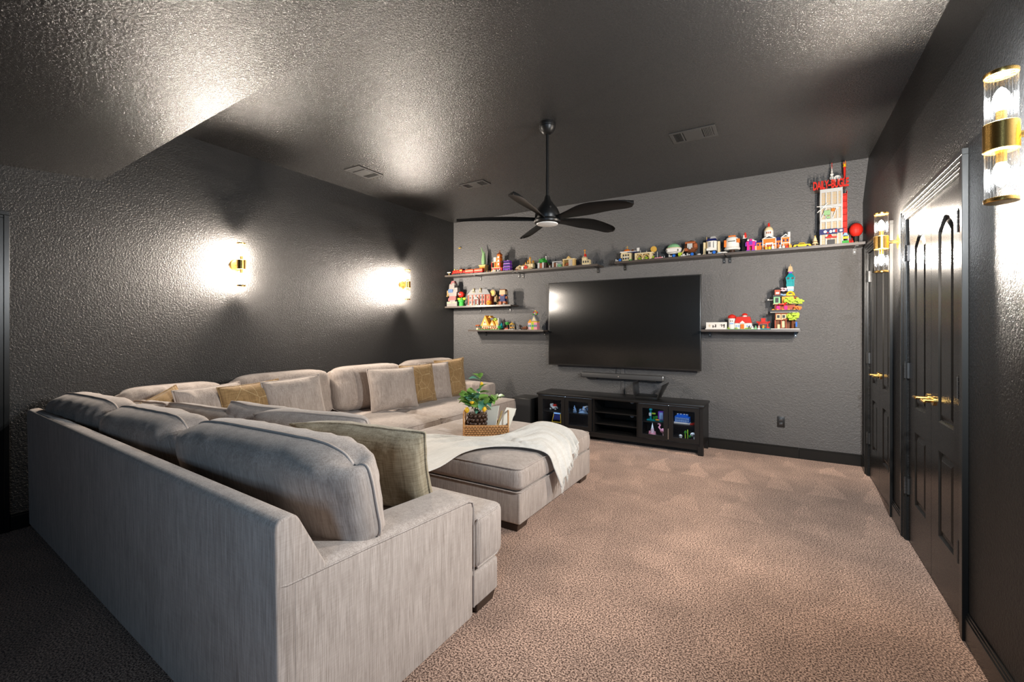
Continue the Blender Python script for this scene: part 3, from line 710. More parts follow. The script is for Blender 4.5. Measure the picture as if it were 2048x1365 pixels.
# ---------------------------------------------------------------- ottoman
ot = thing('ottoman', 'large square beige chenille ottoman with dark feet in front of the sofas', 'ottoman', (-2.1, 3.22, 0)); OO = ot.location
ax0, ax1, ay0, ay1 = -2.86, -1.495, 2.575, 3.865
MB().box(ax0, ax1, ay0, ay1, 0.055, 0.268).build('base', M_SOFA, ot, OO, bevel=0.012, seg=3)
tp = soft_slab(ax0, ax1, ay0, ay1, 0.266, 0.445, 0.045, 0.035, n=26, seed=9).build('top_cushion', M_SOFA, ot, OO, smooth=True, angle=3.2)
rim(ax0 - .002, ax1 + .002, ay0 - .002, ay1 + .002, 0.428, 0.05).build('piping', M_SOFA, tp, OO, smooth=True)
rim(ax0 - .002, ax1 + .002, ay0 - .002, ay1 + .002, 0.272, 0.03).build('piping', M_SOFA, tp, OO, smooth=True)
for a in ((ax0 + .02, ax0 + .16, ay0 + .02, ay0 + .16), (ax1 - .17, ax1 - .02, ay0 + .01, ay0 + .16), (ax1 - .17, ax1 - .02, ay1 - .17, ay1 - .02), (ax0 + .02, ax0 + .16, ay1 - .16, ay1 - .02)): foot(*a, ot, OO)

# ---------------------------------------------------------------- throw blanket
def cr(P, t):
    n = len(P) - 1; k = min(int(t * n), n - 1); u = t * n - k
    p0, p1, p2, p3 = (Vector(P[max(k - 1, 0)]), Vector(P[k]), Vector(P[k + 1]), Vector(P[min(k + 2, n)]))
    return 0.5 * ((2 * p1) + (p2 - p0) * u + (2 * p0 - 5 * p1 + 4 * p2 - p3) * u * u + (3 * p1 - p0 - 3 * p2 + p3) * u ** 3)
NE = [(-1.82, 1.80, 0.505), (-1.86, 2.15, 0.475), (-1.93, 2.50, 0.475), (-1.88, 2.72, 0.480), (-1.75, 2.84, 0.488), (-1.58, 2.90, 0.480), (-1.462, 2.93, 0.440), (-1.438, 2.98, 0.33), (-1.432, 3.04, 0.18)]
FE = [(-2.95, 1.85, 0.505), (-2.92, 2.20, 0.480), (-2.86, 2.60, 0.470), (-2.62, 2.80, 0.478), (-2.28, 2.86, 0.482), (-1.96, 3.06, 0.490), (-1.82, 3.47, 0.535), (-1.57, 3.52, 0.512), (-1.425, 3.40, 0.440)]
m = MB(); nu, nv = 90, 44; vs = []; endrow = []
for i in range(nu + 1):
    t = i / nu; a, b = cr(NE, t), cr(FE, t)
    for j in range(nv + 1):
        q = j / nv; p = a.lerp(b, q)
        bump = 0.018 * (math.sin(q * 23 + 3 * math.sin(t * 7)) * 0.5 + noise.noise(Vector((t * 4, q * 15, 1.3)))) + 0.014 * max(0.0, math.sin(q * 9 + t * 3)) * max(0.0, t - 0.45)
        bump += 0.016 * noise.noise(Vector((t * 10, q * 5, 7.7)))
        if t < 0.2: bump -= 0.0
        hang = max(0.0, (t - 0.8) / 0.2)
        w_ = 0.30 + 0.70 * min(1.0, q * (1 - q) * 6 + 0.2)
        d = Vector((hang * 1.3, 0, 1 - 0.6 * hang)) * (bump * w_ + 0.012)
        over = 0.0
        if t > 0.62:                                           # the far part lies on the crowned top until it crosses the rim
            p.z += 0.030 * (q * (1 - q)) * 4 * max(0.0, 1 - hang)
            if p.x > -1.53: pass
        p = p + d; vs.append(tuple(p))
        if i == nu: endrow.append(p.copy())
m.add(vs, [(i * (nv + 1) + j, (i + 1) * (nv + 1) + j, (i + 1) * (nv + 1) + j + 1, i * (nv + 1) + j + 1) for i in range(nu) for j in range(nv)])
th = thing('throw_blanket', 'cream throw blanket with fringe draped over the ottoman edge', 'blanket', (-2.0, 2.8, 0.47))
MB_b = m.build('cloth', M_THROW, th, th.location, smooth=True, fixn=False, angle=3.2, solidify=0.005)
fm = MB(); rr = random.Random(3)
for k in range(150):
    q = rr.random() * nv; j = min(int(q), nv - 1); p = endrow[j].lerp(endrow[j + 1], q - j)
    l = 0.03 + 0.03 * rr.random(); dx, dy = rr.uniform(-0.004, 0.01), rr.uniform(-0.018, 0.012)
    fm.tube([p, p + Vector((0.006 + dx * .5, dy * .4, -l * .5)), p + Vector((0.004 + dx, dy, -l))], 0.0016, 3)
tag(fm.build('fringe', M_THROW, th, th.location), kind='stuff')

# ---------------------------------------------------------------- basket and what stands in it
ZT = 0.482
bx, by = -2.156, 3.147
ba = math.radians(33.0)
bk = thing('woven_basket', 'honey coloured woven seagrass tray basket with open end handles on the ottoman', 'basket', (bx, by, ZT), ba)
M_WICK = wood_mat('seagrass_weave', (0.28, 0.10, 0.03), (0.66, 0.36, 0.13), 0.6)
hw, hd, hh = 0.185, 0.115, 0.088
MB().box(-hw, hw, -hd, hd, 0, 0.008).build('bottom', M_WICK, bk)
def woven(p0, p1, rows, h, nrm):
    m = MB(); p0, p1 = Vector(p0), Vector(p1); ln = (p1 - p0).length; n = max(3, int(ln / 0.024)); ang = math.atan2((p1 - p0).y, (p1 - p0).x)
    d = (p1 - p0).normalized()
    for r in range(rows):
        for k in range(n):
            c = p0 + d * (ln * (k + 0.5 + (0.5 if r % 2 else 0) - 0.25) / n); z = h * (r + 0.5) / rows
            e = MB().ball(0, 0, 0, ln / n * 0.66, 0.0095, h / rows * 0.54, 6, 4)
            tl = 0.35 if r % 2 else -0.35
            m.add([(c.x + (x * math.cos(tl) - zz * math.sin(tl)) * d.x - y * d.y, c.y + (x * math.cos(tl) - zz * math.sin(tl)) * d.y + y * d.x, z + x * math.sin(tl) * 0.5 + zz) for x, y, zz in e.v], e.f)
    return m
for a, b in (((-hw, -hd), (hw, -hd)), ((hw, -hd), (hw, hd)), ((hw, hd), (-hw, hd)), ((-hw, hd), (-hw, -hd))):
    woven((*a, 0), (*b, 0), 5, hh, 0).build('woven_side', M_WICK, bk, smooth=True)
MB().tube([(-hw, -hd, hh), (hw, -hd, hh), (hw, hd, hh), (-hw, hd, hh), (-hw, -hd, hh)], 0.007, 6).build('rim', M_WICK, bk, smooth=True)
MB().box(-hw, hw, -hd - .002, -hd + .002, .004, hh).box(-hw, hw, hd - .002, hd + .002, .004, hh).box(-hw - .002, -hw + .002, -hd, hd, .004, hh).box(hw - .002, hw + .002, -hd, hd, .004, hh).build('gap_shade', M_LEG, bk)  # dark sheets behind the weave stand in for shade in its gaps
for sx in (-1, 1):
    MB().tube([(sx * hw, -hd, 0.0), (sx * hw, -hd, 0.19), (sx * hw, -hd + .02, 0.20), (sx * hw, hd - .02, 0.20), (sx * hw, hd, 0.19), (sx * hw, hd, 0)], 0.0075, 6).build('handle', M_WICK, bk, smooth=True)
def bpos(x, y, z): 
    return (bx + x * math.cos(ba) - y * math.sin(ba), by + x * math.sin(ba) + y * math.cos(ba), ZT + z)
pl = thing('potted_lemon_plant', 'small green lemon plant in a dark wooden bead pot in the basket', 'plant', bpos(-0.075, 0.0, 0.009), ba)
M_BEAD = wood_mat('dark_bead_wood', (0.028, 0.013, 0.008), (0.085, 0.040, 0.022), 0.35)
M_LEAF = pm('leaf_green', (0.19, 0.36, 0.075), 0.45); M_LEAF2 = pm('blue_green_leaf', (0.14, 0.36, 0.25), 0.45)
MB().lathe([(0.066, 0), (0.07, 0.06), (0.066, 0.165), (0.05, 0.166)], 16).build('pot', M_BEAD, pl, smooth=True)
bd = None
for r in range(5):
    for k in range(14):
        a = 2 * PI * (k + 0.5 * (r % 2)) / 14; q = (0.076 * math.cos(a), 0.076 * math.sin(a), 0.018 + r * 0.033)
        if bd is None: bd = MB().ball(0, 0, 0, 0.0175, n=8, m=5).build('bead', M_BEAD, pl, smooth=True, angle=3.2); bd.location = q
        else: inst(bd, 'bead', pl, q)
def leaf_mesh(ln, wd):
    m = MB(); n = 6; vs = []
    for i in range(n + 1):
        s = i / n; w_ = wd * math.sin(PI * min(1, s ** 0.8)) ** 0.8 if 0 < i < n else 0.0008
        zc = -0.10 * ln * (2 * s - 0.6) ** 2 
        vs += [(ln * s, -w_, zc + w_ * 0.35), (ln * s, 0, zc), (ln * s, w_, zc + w_ * 0.35)]
    return m.add(vs, [(3 * i + j, 3 * i + 3 + j, 3 * i + 4 + j, 3 * i + 1 + j) for i in range(n) for j in range(2)])
lv = {}
rr = random.Random(11)
stems = [((0, 0), (0.03, 0.0, 0.475)), ((0.01, 0), (0.15, -0.03, 0.33)), ((-0.01, 0), (-0.13, 0.0, 0.31)), ((0, .01), (-0.06, -0.07, 0.27)), ((0, 0), (0.07, -0.08, 0.26)), ((0, 0), (0.0, 0.07, 0.33)), ((0, 0), (0.01, -0.05, 0.32)), ((0.0, 0), (-0.08, 0.07, 0.30)), ((0, 0), (0.18, 0.05, 0.29))]
def leaf_at(p, yaw, pitch, sc, m2):
    key = m2
    if key not in lv:
        lv[key] = leaf_mesh(0.090, 0.026).build('leaf', M_LEAF2 if m2 else M_LEAF, pl, smooth=True, fixn=False, angle=3.2); o = lv[key]
    else: o = inst(lv[key], 'leaf', pl, p)
    o.location = p; o.rotation_euler = (rr.uniform(-.5, .5), -pitch, yaw); o.scale = (sc, sc * rr.uniform(0.9, 1.15), sc)
for (sx, sy), e in stems:
    pts = [Vector((sx, sy, 0.15)), Vector((sx + e[0] * .25, sy + e[1] * .25, 0.15 + (e[2] - .15) * .45)), Vector((e[0] * .65, e[1] * .65, 0.15 + (e[2] - .15) * .78)), Vector(e)]
    MB().tube(pts, 0.0028, 5, 0.0014).build('stem', M_LEG, pl, smooth=True)
    nl = 9 if e[2] < 0.45 else 10
    for k in range(nl):
        t_ = 0.30 + 0.70 * (k + 0.6) / nl; p = cr(pts, min(1, t_))
        if e[2] > 0.45 and 0.62 < t_ < 0.8: continue
        base = math.atan2(e[1], e[0]) if abs(e[0]) + abs(e[1]) > 0.05 else rr.uniform(0, 6.28)
        leaf_at(p, base + rr.choice((-1, 1)) * rr.uniform(0.4, 1.7), rr.uniform(-0.3, 0.9), rr.uniform(0.8, 1.35), rr.random() < 0.25)
for q in ((-0.085, -0.075, 0.205), (0.06, -0.085, 0.215), (0.035, 0.0, 0.415), (-0.045, -0.06, 0.275)):
    s_ = 0.020 if q[2] < 0.3 else 0.014
    MB().lathe([(0.001, -s_ * 1.35), (s_ * 0.45, -s_ * 1.1), (s_ * 0.9, -s_ * 0.55), (s_, 0), (s_ * 0.9, s_ * 0.55), (s_ * 0.4, s_ * 1.1), (0.001, s_ * 1.3)], 12, q).build('lemon', pm('lemon_yellow', (0.85, 0.50, 0.02), 0.4), pl, smooth=True)
# open book standing on edge, fanned pages
ob = thing('open_book', 'small open book with blank cream pages standing in the basket', 'book', bpos(0.075, -0.055, 0.010), ba + 0.1)
M_PAGE = pm('aged_paper', (0.72, 0.69, 0.60), 0.8)
def block(dx, tilt, yaw):
    m = MB(); ln, ht, tk = 0.115, 0.240, 0.012
    vs = []
    ca, sa = math.cos(yaw), math.sin(yaw)
    def P(u, v, w_): 
        x, y, z = u * ca - w_ * sa, u * sa + w_ * ca, v
        return (x + z * math.sin(tilt), y, z * math.cos(tilt) + abs(u) * 0.0)
    return m.hexa([P(0, 0, 0), P(ln, 0, 0), P(ln, 0, tk), P(0, 0, tk)], [P(0, ht, 0), P(ln * 0.86, ht * 0.92, 0), P(ln * 0.86, ht * 0.92, tk * .6), P(0, ht, tk * .6)])
block(0, 0.16, PI - 0.55).build('pages', M_PAGE, ob); block(0, 0.42, 0.25).build('pages', M_PAGE, ob)
MB().tube([(0, 0.004, 0), (0.06, 0.004, 0.19)], 0.008, 6).build('spine', pm('tan_cover', (0.42, 0.30, 0.12), 0.6), ob)
def pinecone(q, label):
    m = MB()
    for r in range(4):
        for k in range(7):
            a = 2 * PI * (k + .5 * (r % 2)) / 7; rad = 0.019 * math.sin(PI * (r + 1.2) / 5.2)
            m.ball(rad * math.cos(a), rad * math.sin(a), 0.008 + r * 0.010, 0.0075, n=6, m=4)
    m.cyl(0, 0, 0.002, 0.04, 0.012, 0.005)
    o = m.build('pine_cone', M_BEAD); tag(o, label, 'pine cone', 'pine cones in the basket'); o.location = q; o.rotation_euler = (0.3, 0.2, 0); return o
pinecone(bpos(-0.160, -0.075, 0.045), 'dark pine cone at the left end of the basket'); pinecone(bpos(0.150, 0.01, 0.045), 'dark pine cone behind the open book in the basket'); pinecone(bpos(0.150, 0.07, 0.050), 'dark pine cone by the far corner of the basket')
for x, y, rz, lab in ((-1.888, 3.235, 0.2, 'small black ribbed tealight cup next to the basket'), (-1.838, 3.268, 0.9, 'small black square tealight box right of the ribbed cup')):
    o = thing('tealight_holder', lab, 'candle holder', (x, y, ZT - 0.002), rz, 'black tealight holders')
    if rz < 0.5: MB().lathe([(0.022 if k % 2 else 0.020, 0) for k in range(1)] + [(0.024, 0.004), (0.026, 0.030), (0.024, 0.044)], 12).build('cup', M_BLK, o); MB().cyl(0, 0, 0.044, 0.047, 0.018).build('lid', M_BLK, o)
    else: MB().box(-.023, .023, -.023, .023, 0, .032).build('cup', M_BLK, o, bevel=.003); MB().box(-.018, .018, -.018, .018, .0325, .037).build('lid', M_BLK, o)

# ---------------------------------------------------------------- television, soundbar, cables
tv = thing('television', 'very large wall mounted black flat screen television', 'television', (-1.763, 5.56, 1.454))
MB().box(-0.98, 0.98, -0.037, 0.0, -0.565, 0.560).build('casing', M_BLK, tv, bevel=0.004, seg=2)
m, nt, p = nodes('black_screen'); p.inputs['Base Color'].default_value = (0.006, 0.006, 0.006, 1); p.inputs['Roughness'].default_value = 0.17; p.inputs['Specular IOR Level'].default_value = 0.55
p.inputs['Anisotropic'].default_value = 0.6
MB().box(-0.968, 0.968, -0.0395, -0.036, -0.545, 0.548).build('screen', m, tv)
MB().box(-0.30, 0.30, 0.0, 0.062, -0.25, 0.25).build('wall_mount', M_BLK, tv)
sb = thing('soundbar', 'slim dark soundbar mounted on the wall below the television', 'speaker', (-1.735, 5.57, 0.775))
MB().box(-0.525, 0.525, -0.055, 0.04, -0.033, 0.033).build('body', pm('soundbar_grille', (0.045, 0.045, 0.046), 0.5), sb, bevel=0.012, seg=3)
for sx in (-1, 1): MB().box(sx * 0.525 - 0.006, sx * 0.525 + 0.006, -0.052, 0.037, -0.029, 0.029).build('end_cap', M_CHROME if sx > 0 else M_BLK, sb, bevel=0.004)
MB().cyl(0, 0, 0, 0.002, 0.006).build('power_light', pm('chrome_dot', (0.8, 0.8, 0.8), 0.2, 0.8), sb).matrix_local = Matrix.Translation((-0.02, -0.055, 0.0)) @ Matrix.Rotation(PI / 2, 4, 'X')
for sx in (-0.36, 0.40): MB().box(sx - 0.04, sx + 0.04, -0.03, 0.05, -0.045, -0.033).build('bracket', M_BLK, sb)
tag(MB().box(-1.752, -1.708, B - 0.014, B - 0.001, 0.545, 0.90).build('cable_cover', M_BACK, bevel=0.004), 'grey painted cable cover running down the wall below the television', 'cable cover')
tag(MB().tube([(-1.815, B - 0.008, 0.92), (-1.812, B - 0.012, 0.86), (-1.815, B - 0.008, 0.80)], 0.003, 6).build('cable', M_BLK), 'thin black cable left of the grey cable cover', 'cable')
# outlet
ol = thing('wall_outlet', 'black double wall outlet low on the far wall', 'outlet', (0.006, B, 0.372))
MB().box(-0.036, 0.036, -0.006, 0, -0.058, 0.058).build('cover_plate', M_BLK, ol, bevel=0.003)
for z in (-0.022, 0.022):
    so = MB().box(-0.017, 0.017, -0.0085, -0.005, z - 0.014, z + 0.014).build('socket', M_GUN, ol, bevel=0.002)
    MB().box(-0.008, -0.006, -0.0092, -0.008, z - 0.005, z + 0.005).box(0.006, 0.008, -0.0092, -0.008, z - 0.004, z + 0.004).build('slot', M_CHROME, so)

# ---------------------------------------------------------------- media cabinet
mc = thing('media_cabinet', 'long low black media cabinet with glass doors under the television', 'cabinet', (-1.72, 5.38, 0)); OM = mc.location
cx0, cx1, cy0, cy1 = -2.722, -0.712, 5.175, 5.60
MB().box(cx0 - .012, cx1 + .012, cy0 - .018, cy1, 0.522, 0.550).build('top', M_CAB, mc, OM, bevel=0.003)
for a, b in ((cx0, cx0 + .02), (-1.975, -1.955), (-1.435, -1.415), (cx1 - .035, cx1)): MB().box(a, b, cy0 + (0.0 if b == cx1 or a == cx0 else 0.02), cy1, 0.10, 0.522).build('side_panel', M_CAB, mc, OM)
MB().box(cx0 + .02, cx1 - .035, cy0 + .01, cy1, 0.095, 0.115).build('bottom_panel', M_CAB, mc, OM)
MB().box(cx0 + .02, cx1 - .035, cy1 - .012, cy1 - .002, 0.115, 0.522).build('back_panel', M_CAB, mc, OM)
MB().box(cx0 + .05, cx1 - .05, cy0 + .015, cy0 + .035, 0.055, 0.095).build('plinth', M_CAB, mc, OM)
for a, b in ((cx0, cy0), (cx1 - .055, cy0), (cx0, cy1 - .055), (cx1 - .055, cy1 - .055)): MB().box(a, a + .055, b, b + .055, 0, 0.10).build('leg', M_CAB, mc, OM)
for a, b, z in ((cx0 + .02, -1.975, 0.300), (-1.415, cx1 - .035, 0.300), (-1.955, -1.435, 0.355), (-1.955, -1.435, 0.215)): MB().box(a, b, cy0 + .035, cy1 - .012, z, z + .012).build('shelf', M_CAB, mc, OM)
for z in (0.46, 0.285): MB().lathe([(0.026, 0), (0.026, -0.006), (0.02, -0.008)], 16, (-1.60, cy1 - .013, z), 'y').build('cable_grommet', M_GREY if False else pm('grey_plastic', (0.42, 0.42, 0.43), 0.4), mc, OM)
for a, b in ((-2.700, -2.342), (-2.336, -1.980), (-1.412, -1.078), (-1.072, -0.750)):
    f_ = 0.048; d_ = MB()
    d_.box(a, a + f_, cy0 - .004, cy0 + .016, 0.122, 0.517).box(b - f_, b, cy0 - .004, cy0 + .016, 0.122, 0.517).box(a + f_, b - f_, cy0 - .004, cy0 + .016, 0.122, 0.122 + f_).box(a + f_, b - f_, cy0 - .004, cy0 + .016, 0.517 - f_, 0.517)
    dd = d_.build('door', M_CAB, mc, OM)
    MB().box(a + f_, b - f_, cy0 + .004, cy0 + .007, 0.170, 0.469).build('glass', M_PANE, dd, OM)
MB().box(-1.079, -1.071, cy0 - .006, cy0 + .002, 0.14, 0.26).build('door_edge_strip', M_CHROME, mc, OM)
for a, b in ((-2.69, -2.0), (-1.40, -0.76)):
    for z in (0.512, 0.2965): MB().box(a, b, cy0 + (.04 if z > .4 else .062), cy0 + (.052 if z > .4 else .075), z, z + .003).build('light_strip', M_LED, mc, OM)
# subwoofer and router
sw = thing('subwoofer', 'black subwoofer box on the carpet left of the media cabinet', 'speaker', (-2.98, 5.35, 0))
MB().box(-0.145, 0.145, -0.17, 0.17, 0.015, 0.45).build('body', M_BLK, sw, bevel=0.006)
MB().box(-0.135, 0.135, -0.176, -0.17, 0.03, 0.435).build('grille', pm('speaker_cloth', (0.02, 0.02, 0.021), 0.9), sw)
for a in (-0.11, 0.11):
    for b in (-0.13, 0.13): MB().cyl(a, b, 0, 0.016, 0.018).build('foot', M_BLK, sw)
ro = thing('wireless_router', 'black router with two raised side wings on the media cabinet', 'router', (-1.34, 5.35, 0.551))
MB().hexa([(-.13, -.09, 0), (.11, -.09, 0), (.11, .09, 0), (-.13, .09, 0)], [(-.135, -.095, .03), (.118, -.095, .03), (.118, .10, .045), (-.135, .10, .045)]).build('base', M_BLK, ro, bevel=.003)
MB().hexa([(-.142, -.10, .012), (-.130, -.10, .012), (-.130, .11, .012), (-.142, .11, .012)], [(-.172, -.09, .185), (-.160, -.09, .185), (-.150, .12, .195), (-.162, .12, .195)]).build('wing', M_BLK, ro, bevel=.002)
MB().hexa([(.112, -.10, .008), (.124, -.10, .008), (.124, .11, .012), (.112, .11, .012)], [(.165, -.09, .170), (.177, -.09, .170), (.215, .12, .195), (.203, .12, .195)]).build('wing', M_BLK, ro, bevel=.002)
MB().hexa([(-.13, .095, .04), (.115, .095, .04), (.115, .10, .04), (-.13, .10, .04)], [(-.155, .112, .17), (.19, .112, .17), (.19, .117, .17), (-.155, .117, .17)]).build('clear_back', M_PANE, ro)

# ---------------------------------------------------------------- floating shelves
def shelf(x0, x1, z, d, label, brackets):
    t = thing('floating_shelf', label, 'shelf', ((x0 + x1) / 2, B, z), 0, 'dark floating shelves'); o = t.location
    MB().box(x0, x1, B - d, B - 0.001, z - 0.020, z).build('board', M_SHELF, t, o, bevel=0.002, seg=1, smooth=False)
    MB().box(x0, x1, B - d - 0.003, B - d, z - 0.021, z + 0.004).build('front_edge', M_SHELF, t, o)
    for bx_ in brackets:
        MB().box(bx_ - .014, bx_ + .014, B - d * .8, B - .002, z - .026, z - .020).box(bx_ - .014, bx_ + .014, B - .008, B - .002, z - .085, z - .020).build('bracket', M_BLK, t, o)
        MB().lathe([(0.005, -.012), (0.005, -.008)], 8, (bx_, B, z - .06), 'y').build('screw', M_CHROME, t, o)
SH = 0.225
shelf(L + .005, -3.238, 2.212, SH, 'highest dark shelf running from the left corner with the red train', (-3.95, -3.27))
shelf(-3.232, -1.985, 2.205, SH, 'highest dark shelf holding the tan castle and the tan buildings', (-3.20, -2.06))
shelf(-1.765, -0.528, 2.213, SH, 'highest dark shelf above the television right half', (-1.70, -0.55))
shelf(-0.520, 0.700, 2.213, SH, 'highest dark shelf ending at the right wall under the tall white tower', (-0.49, 0.64))
shelf(L + .005, -3.28, 1.728, SH, 'short middle dark shelf on the left holding the dormered toy house', (-3.95, -3.42))
shelf(-4.03, -2.76, 1.366, SH, 'lowest dark shelf left of the television', (-3.85, -2.85))
shelf(-0.765, 0.175, 1.370, SH, 'lowest dark shelf right of the television', (-0.70, 0.14))
# ---------------------------------------------------------------- toy models on the shelves
def prim(m, q):
    k, a = q[0], q[1:]
    {'b': m.box, 'c': m.cyl, 's': m.ball, 'd': m.dome, 'r': m.roof, 'h': m.hip}[k](*a) if k in 'bcsdrh' else None
    if k == 't': m.tube(*a)
    elif k == 'x': m.lathe(a[0], a[1], a[2], a[3])                     # lathe(profile, n, centre, axis)
    elif k == 'st':                                                    # rows of studs on a flat top: x0 x1 y0 y1 z step
        x0, x1, y0, y1, z, d = a
        for i in range(max(1, int((x1 - x0) / d))):
            for j in range(max(1, int((y1 - y0) / d))): m.cyl(x0 + d * (i + .5), y0 + d * (j + .5), z, z + d * .22, d * .3, n=6)
    elif k == 'grid':                                                  # regular little boxes: x0 x1 nx z0 z1 nz y w h depth
        x0, x1, nx, z0, z1, nz, y, w_, h_, dp = a
        for i in range(nx):
            for j in range(nz):
                cx_ = x0 + (x1 - x0) * (i + .5) / nx; cz_ = z0 + (z1 - z0) * (j + .5) / nz
                m.box(cx_ - w_ / 2, cx_ + w_ / 2, y - dp, y + .001, cz_ - h_ / 2, cz_ + h_ / 2)
    elif k == 'fol':                                                   # clump of leaf studs: x y z r n seed
        x, y, z, r, n, sd = a; g = random.Random(sd)
        for _ in range(n):
            v = Vector((g.gauss(0, 1), g.gauss(0, 1), g.gauss(0, 1))).normalized() * r * g.uniform(.5, 1)
            s_ = r * g.uniform(.22, .38); m.box(x + v.x - s_, x + v.x + s_, y + v.y - s_, y + v.y + s_, z + v.z * .8 - s_ * .5, z + v.z * .8 + s_ * .5)
def toy(name, label, cat, x, y, z, parts, group='toy models on the shelves', rz=0):
    t = thing(name, label, cat, (x, y, z + .0005), rz, group)
    for pn, col, qs in parts:
        m = MB()
        for q in qs: prim(m, q)
        m.build(pn, K(col) if isinstance(col, str) else col, t)
    return t
YT = 5.485
ZA, ZB_, ZC, ZD, ZM, ZL, ZR = 2.2125, 2.2055, 2.2135, 2.2135, 1.7285, 1.3665, 1.3705
# --- first long shelf -------------------------------------------------
toy('crossing_sign', 'tiny white railway sign on a post in front of the red toy engine', 'toy', -4.43, 5.44, ZA, [('post', 'tan', [('c', 0, 0, 0, .045, .005)]), ('sign_board', 'white', [('b', -.032, .032, -.006, .004, .044, .056)]), ('base', 'tan', [('b', -.014, .014, -.012, .012, 0, .005)])])
lw_ = [('x', [(.013, -.003), (.013, .003)], 10, (xx, yy, .014), 'y') for xx in (-.10, -.07, -.035, 0, .045, .08, .11) for yy in (-.024, .024)]
toy('toy_locomotive', 'red and black toy steam locomotive at the left end of the highest shelf', 'toy train', -4.245, 5.465, ZA, [
    ('chassis', 'black', [('b', -.13, .135, -.02, .02, .012, .028)]), ('wheels', 'darkgrey', lw_),
    ('boiler', 'red', [('x', [(.024, -.12), (.026, -.115), (.026, .02), (.024, .022)], 14, (0, 0, .054), 'x'), ('b', -.135, -.118, -.022, .022, .02, .034)]),
    ('cab', 'red', [('b', .022, .072, -.027, .027, .028, .085), ('b', .085, .135, -.026, .026, .028, .062)]), ('cab_roof', 'black', [('b', .016, .078, -.03, .03, .085, .092)]),
    ('chimney', 'gold', [('c', -.095, 0, .075, .098, .007, .010), ('c', -.045, 0, .078, .090, .008)]), ('trim_band', 'gold', [('b', -.02, -.015, -.0275, .0275, .05, .058), ('b', .024, .07, -.0285, -.0265, .058, .076)])])
for k, xx in enumerate((-4.035, -3.868)):
    toy('toy_carriage', ('red toy carriage with cream window band coupled behind the engine', 'last red toy carriage in front of the green spire')[k], 'toy train', xx, 5.455, ZA, [
        ('body', 'red', [('b', -.077, .077, -.026, .026, .016, .062)]), ('window_band', 'cream', [('grid', -.072, .072, 7, .040, .054, 1, -.026, .014, .013, .0015)]),
        ('roof', 'rust', [('h', -.079, .079, -.028, .028, .062, .074, .06)]), ('wheels', 'darkgrey', [('x', [(.011, -.003), (.011, .003)], 10, (a, b, .011), 'y') for a in (-.055, -.03, .03, .055) for b in (-.022, .022)])], 'red toy carriages')
toy('pedestal_spire', 'slim green tapering spire ornament on a tan columned pedestal', 'ornament', -3.838, 5.535, ZA, [
    ('pedestal', 'tan', [('b', -.062, .062, -.05, .05, 0, .02), ('b', -.05, .05, -.042, .042, .02, .118), ('b', -.06, .06, -.05, .05, .118, .132)]), ('columns', 'amber', [('grid', -.048, .048, 5, .03, .11, 1, -.042, .011, .075, .004)]),
    ('spire', 'sage', [('c', 0, 0, .132, .20, .030, .036, 8), ('c', 0, 0, .20, .30, .036, .024, 8), ('t', [(-.006, 0, .29), (-.03, 0, .36), (-.044, 0, .405)], .015, 6, .004), ('c', .008, 0, .30, .345, .018, .003, 7)])])
toy('toy_playhouse', 'tall red and white toy playhouse with open floors on the highest shelf', 'toy house', -3.545, 5.485, ZA, [
    ('lower_storey', 'red', [('b', -.09, .09, -.04, .045, 0, .06)]), ('floors', 'cream', [('b', -.092, .06, -.045, .045, .06, .068), ('b', -.092, .06, -.045, .045, .145, .152), ('b', -.05, .05, -.04, .04, .212, .218)]),
    ('back_wall', 'amber', [('b', -.09, .06, .03, .045, .068, .145), ('b', -.05, .05, .02, .04, .152, .212)]), ('posts', 'red', [('b', a, a + .01, -.045, -.035, .068, .15) for a in (-.092, -.03, .05)]),
    ('tower', 'orange', [('b', .0, .05, -.035, .03, .068, .255)]), ('tower_cap', 'rust', [('h', -.006, .056, -.042, .04, .255, .29, .4), ('c', .025, 0, .29, .318, .006)]), ('window_frames', 'white', [('b', -.052, -.012, -.046, -.040, .155, .215), ('grid', 0, .05, 1, .09, .24, 3, -.035, .026, .03, .003)]),
    ('doors', 'lightgrey', [('grid', -.08, .08, 3, .006, .05, 1, -.04, .022, .036, .003)])])
toy('stacked_toy_bus', 'purple three level toy bus beside the red playhouse', 'toy', -3.375, 5.475, ZA, [
    ('body', 'purple', [('b', -.058, .058, -.035, .035, .012, .058), ('b', -.054, .054, -.033, .033, .062, .106), ('b', -.05, .05, -.031, .031, .11, .152)]), ('level_bands', 'palepink', [('b', -.06, .06, -.037, .037, .058, .062), ('b', -.056, .056, -.035, .035, .106, .11)]),
    ('windows', 'navy', [('grid', -.05, .05, 4, .03, .15, 3, -.034, .018, .02, .004)]), ('roof_light', 'white', [('s', 0, 0, .160, .009)]), ('wheels', 'black', [('x', [(.013, -.004), (.013, .004)], 10, (a, b, .013), 'y') for a in (-.036, .036) for b in (-.032, .032)])])
def blocks(name, label, x, y, z, cols, s_=.012, group='small loose toy bricks', seed=1):
    g = random.Random(seed); t = thing(name, label, 'toy bricks', (x, y, z + .0005), 0, group)
    n = len(cols)
    for k, c in enumerate(cols):
        a = (k - (n - 1) / 2) * s_ * 2.5
        m = MB().box(a - s_, a + s_, -s_ * .8, s_ * .8, 0, s_ * (1.2 + g.random() * 1.6)).cyl(a, 0, s_, s_ * (2.9 + g.random()), s_ * .45, n=7)
        m.build('brick', K(c), t)
    return t
blocks('toy_brick_row', 'row of tiny dark and tan toy bricks between the carriage and the playhouse', -3.705, 5.44, ZA, ('darkbrown', 'tan', 'black', 'brown'), .010, seed=2)
